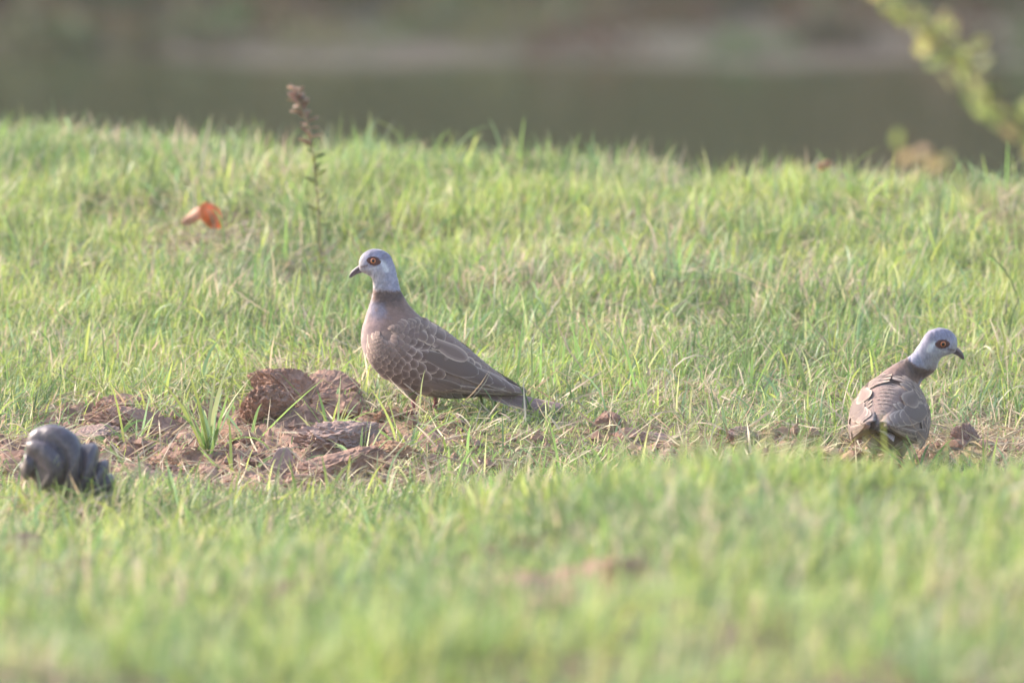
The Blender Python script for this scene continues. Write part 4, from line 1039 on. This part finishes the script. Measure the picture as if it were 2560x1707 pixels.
# ------------------------------------------------------------------ near shrub reaching in from the right
def shrub():
    d = 11.9
    bx = 0.66; b = Vector((bx, d, hz(bx, d)))
    root = empty('shrub', b)
    mbark = mat_simple('shrub_bark', (0.16, 0.11, 0.07), 0.8, 0.2, 0.3, 60, 0.4)
    ml = [mat_leaf('shrub_leaf_green', (0.36, 0.42, 0.13), trans=0.5), mat_leaf('shrub_leaf_yellow', (0.50, 0.49, 0.19), trans=0.55), mat_leaf('shrub_leaf_orange', (0.58, 0.42, 0.22), trans=0.5)]
    Vl, fl = leaf_sheet(0.017, 0.0050, 0.35, 0.0015, 6, 4, single=True); Vl = Vl + np.array([0.009, 0, 0])
    meshes = []
    for m_ in ml:
        me = bpy.data.meshes.new('leaf'); me.from_pydata([tuple(v) for v in Vl], [], fl); me.materials.append(m_); me.update(); meshes.append(me)
    r = random.Random(9)
    def branch(pix, r0, r1, leaf_rng, nleaf, mixw, dd, spread):
        pts = [b + Vector((0, 0, -0.02))] + [at(px, py, d + o_) for (px, py), o_ in zip(pix, dd)]
        ctl = np.array([tuple(p - b) for p in pts]); n = 8 * len(pts); cs = catmull(ctl, np.linspace(0, len(pts) - 1, n))
        V, f = tube([Vector(c) for c in cs], np.linspace(r0, r1, n), 7)
        mesh_obj('branch', V, f, mbark, root)
        for k in range(nleaf):
            t = r.uniform(*leaf_rng) * (n - 1); c = catmull(cs, [t])[0]
            o = bpy.data.objects.new('leaf', meshes[r.choices([0, 1, 2], mixw)[0]]); COL.objects.link(o); o.parent = root
            off = Vector((r.gauss(0, 1), r.gauss(0, 1), r.gauss(0, 1))) * spread
            o.location = Vector(c) + off
            o.rotation_euler = (r.uniform(-3, 3), r.uniform(-1.2, 1.2), r.uniform(0, 6.28)); s = r.uniform(0.7, 1.25); o.scale = (s, s, s)
    branch([(2960, 1150), (2800, 700), (2640, 400), (2500, 260), (2390, 150), (2310, 70), (2230, 0), (2150, -60)], 0.0032, 0.0009, (0.40, 0.97), 88, (6, 3, 0.3), (0, 0.05, 0.1, 0.1, 0.1, 0.1, 0.1, 0.1), 0.0080)
    branch([(2900, 1200), (2720, 830), (2590, 640), (2500, 540), (2420, 470), (2340, 400), (2288, 350), (2270, 320)], 0.0026, 0.0008, (0.30, 0.85), 20, (3, 4, 2), (-.05, 0, 0, 0, 0, 0, 0, 0), 0.009)
    branch([(2990, 1250), (2840, 800), (2740, 560), (2680, 420)], 0.003, 0.001, (0.4, 1.0), 60, (5, 3, 1), (.1, .15, .2, .2), 0.012)
    for k in range(2):      # the few orange leaves at the tip of the lower twig
        c = at(r.uniform(2255, 2310), r.uniform(312, 385), d) - b
        o = bpy.data.objects.new('leaf', meshes[2]); COL.objects.link(o); o.parent = root; o.location = c; o.rotation_euler = (r.uniform(-3, 3), r.uniform(-1, 1), r.uniform(0, 6))
    tag(root, 'blurred yellow-green leafy shrub branch reaching in at the top right', 'shrub')
shrub()

# ------------------------------------------------------------------ bushes on the far shore
def bushes():
    mg = [mat_leaf('bush_dark', (0.045, 0.075, 0.030)), mat_leaf('bush_olive', (0.085, 0.095, 0.040)), mat_leaf('bush_rusty', (0.13, 0.085, 0.055))]
    mb = mat_simple('bush_stem', (0.12, 0.09, 0.06), 0.8, 0.2, 0.2, 20)
    lab = ['dark green bush', 'olive bush', 'rusty brown bush']
    r = random.Random(21)
    xs = [-4.1, -2.7, -1.4, -0.2, 1.1, 2.4, 3.7]
    kinds = [1, 0, 1, 0, 1, 2, 0]
    where = ['past the left edge of the view', 'at the top left corner', 'above the tall weed', 'at the top centre', 'at the top, right of centre', 'behind the leafy shrub branch', 'past the right edge of the view']
    for i, (x, k) in enumerate(zip(xs, kinds)):
        y = 84.3 + r.uniform(-0.2, 0.4); z = WATER_Z + (y - 80.6) * 0.022
        root = empty('bush', (x, y, z))
        h = r.uniform(1.0, 1.45)
        leaf_cloud('crown', 2600, 0, h * 0.5, r.uniform(1.0, 1.25), 0.7, h * 0.55, 0.07, mg[k], root, 300 + i)
        for j in range(4):
            V, f = tube([Vector((0, 0, -0.1)), Vector((r.uniform(-.3, .3), r.uniform(-.3, .3), h * 0.5)), Vector((r.uniform(-.6, .6), r.uniform(-.4, .4), h * 0.9))], [0.04, 0.025, 0.01], 6)
            mesh_obj('stem', V, f, mb, root)
        tag(root, 'blurred %s on the far shore %s' % (lab[k], where[i]), 'bush', 'bushes on the far shore')
bushes()
def scrub():
    r = np.random.default_rng(77); V = []; C_ = []
    pal = np.array([[0.024, 0.060, 0.014], [0.060, 0.070, 0.018], [0.085, 0.036, 0.026], [0.018, 0.026, 0.010], [0.075, 0.055, 0.022], [0.036, 0.085, 0.022]])
    for i in range(260):
        cx, cy = r.uniform(-6.5, 6.5), r.uniform(80.9, 86.0); rx = r.uniform(0.12, 0.45); h = r.uniform(0.08, 0.32)
        n = 110; d_ = r.normal(size=(n, 3)); d_ /= np.linalg.norm(d_, axis=1)[:, None]; d_[:, 2] = np.abs(d_[:, 2])
        c = d_ * r.uniform(0.4, 1, (n, 1)) * np.array([rx, rx, h]) + np.array([cx, cy, WATER_Z + max(cy - 80.8, 0) * 0.022])
        a = r.normal(size=(n, 3)); a /= np.linalg.norm(a, axis=1)[:, None]; b = np.cross(a, r.normal(size=(n, 3))); b /= np.linalg.norm(b, axis=1)[:, None]
        V.append(np.stack([c - a * 0.04, c + b * 0.025, c + a * 0.04, c - b * 0.025], 1).reshape(-1, 3)); C_.append(np.tile(pal[r.integers(6)] * r.uniform(0.8, 1.3), (n * 4, 1)))
    V = np.concatenate(V); C_ = np.concatenate(C_)
    tag(mesh_obj('shore_scrub', V, np.arange(len(V)).reshape(-1, 4).tolist(), M_STRAW, smooth=False, cols=C_), 'low mixed scrub along the far shore', None, kind='stuff')
scrub()

# ------------------------------------------------------------------ haze
def haze(density):
    bm = bmesh.new(); bmesh.ops.create_cube(bm, size=1.0)
    V = np.array([v.co[:] for v in bm.verts]); Fc = [tuple(v.index for v in f.verts) for f in bm.faces]; bm.free()
    lo = np.array([-62, -5, -8.0]); hi = np.array([62, 402, 26.0])
    V = (V + 0.5) * (hi - lo) + lo
    m, nt, out = new_mat('haze_air')
    p = N(nt, 'ShaderNodeVolumePrincipled'); p.inputs['Color'].default_value = (0.98, 0.92, 0.76, 1)
    p.inputs['Density'].default_value = density; p.inputs['Anisotropy'].default_value = 0.2
    nt.links.new(p.outputs[0], out.inputs['Volume'])
    tag(mesh_obj('haze', V, Fc, m, smooth=False), 'thin bright haze in the air', None, kind='stuff')
HAZE = 0.0008
if HAZE: haze(HAZE)
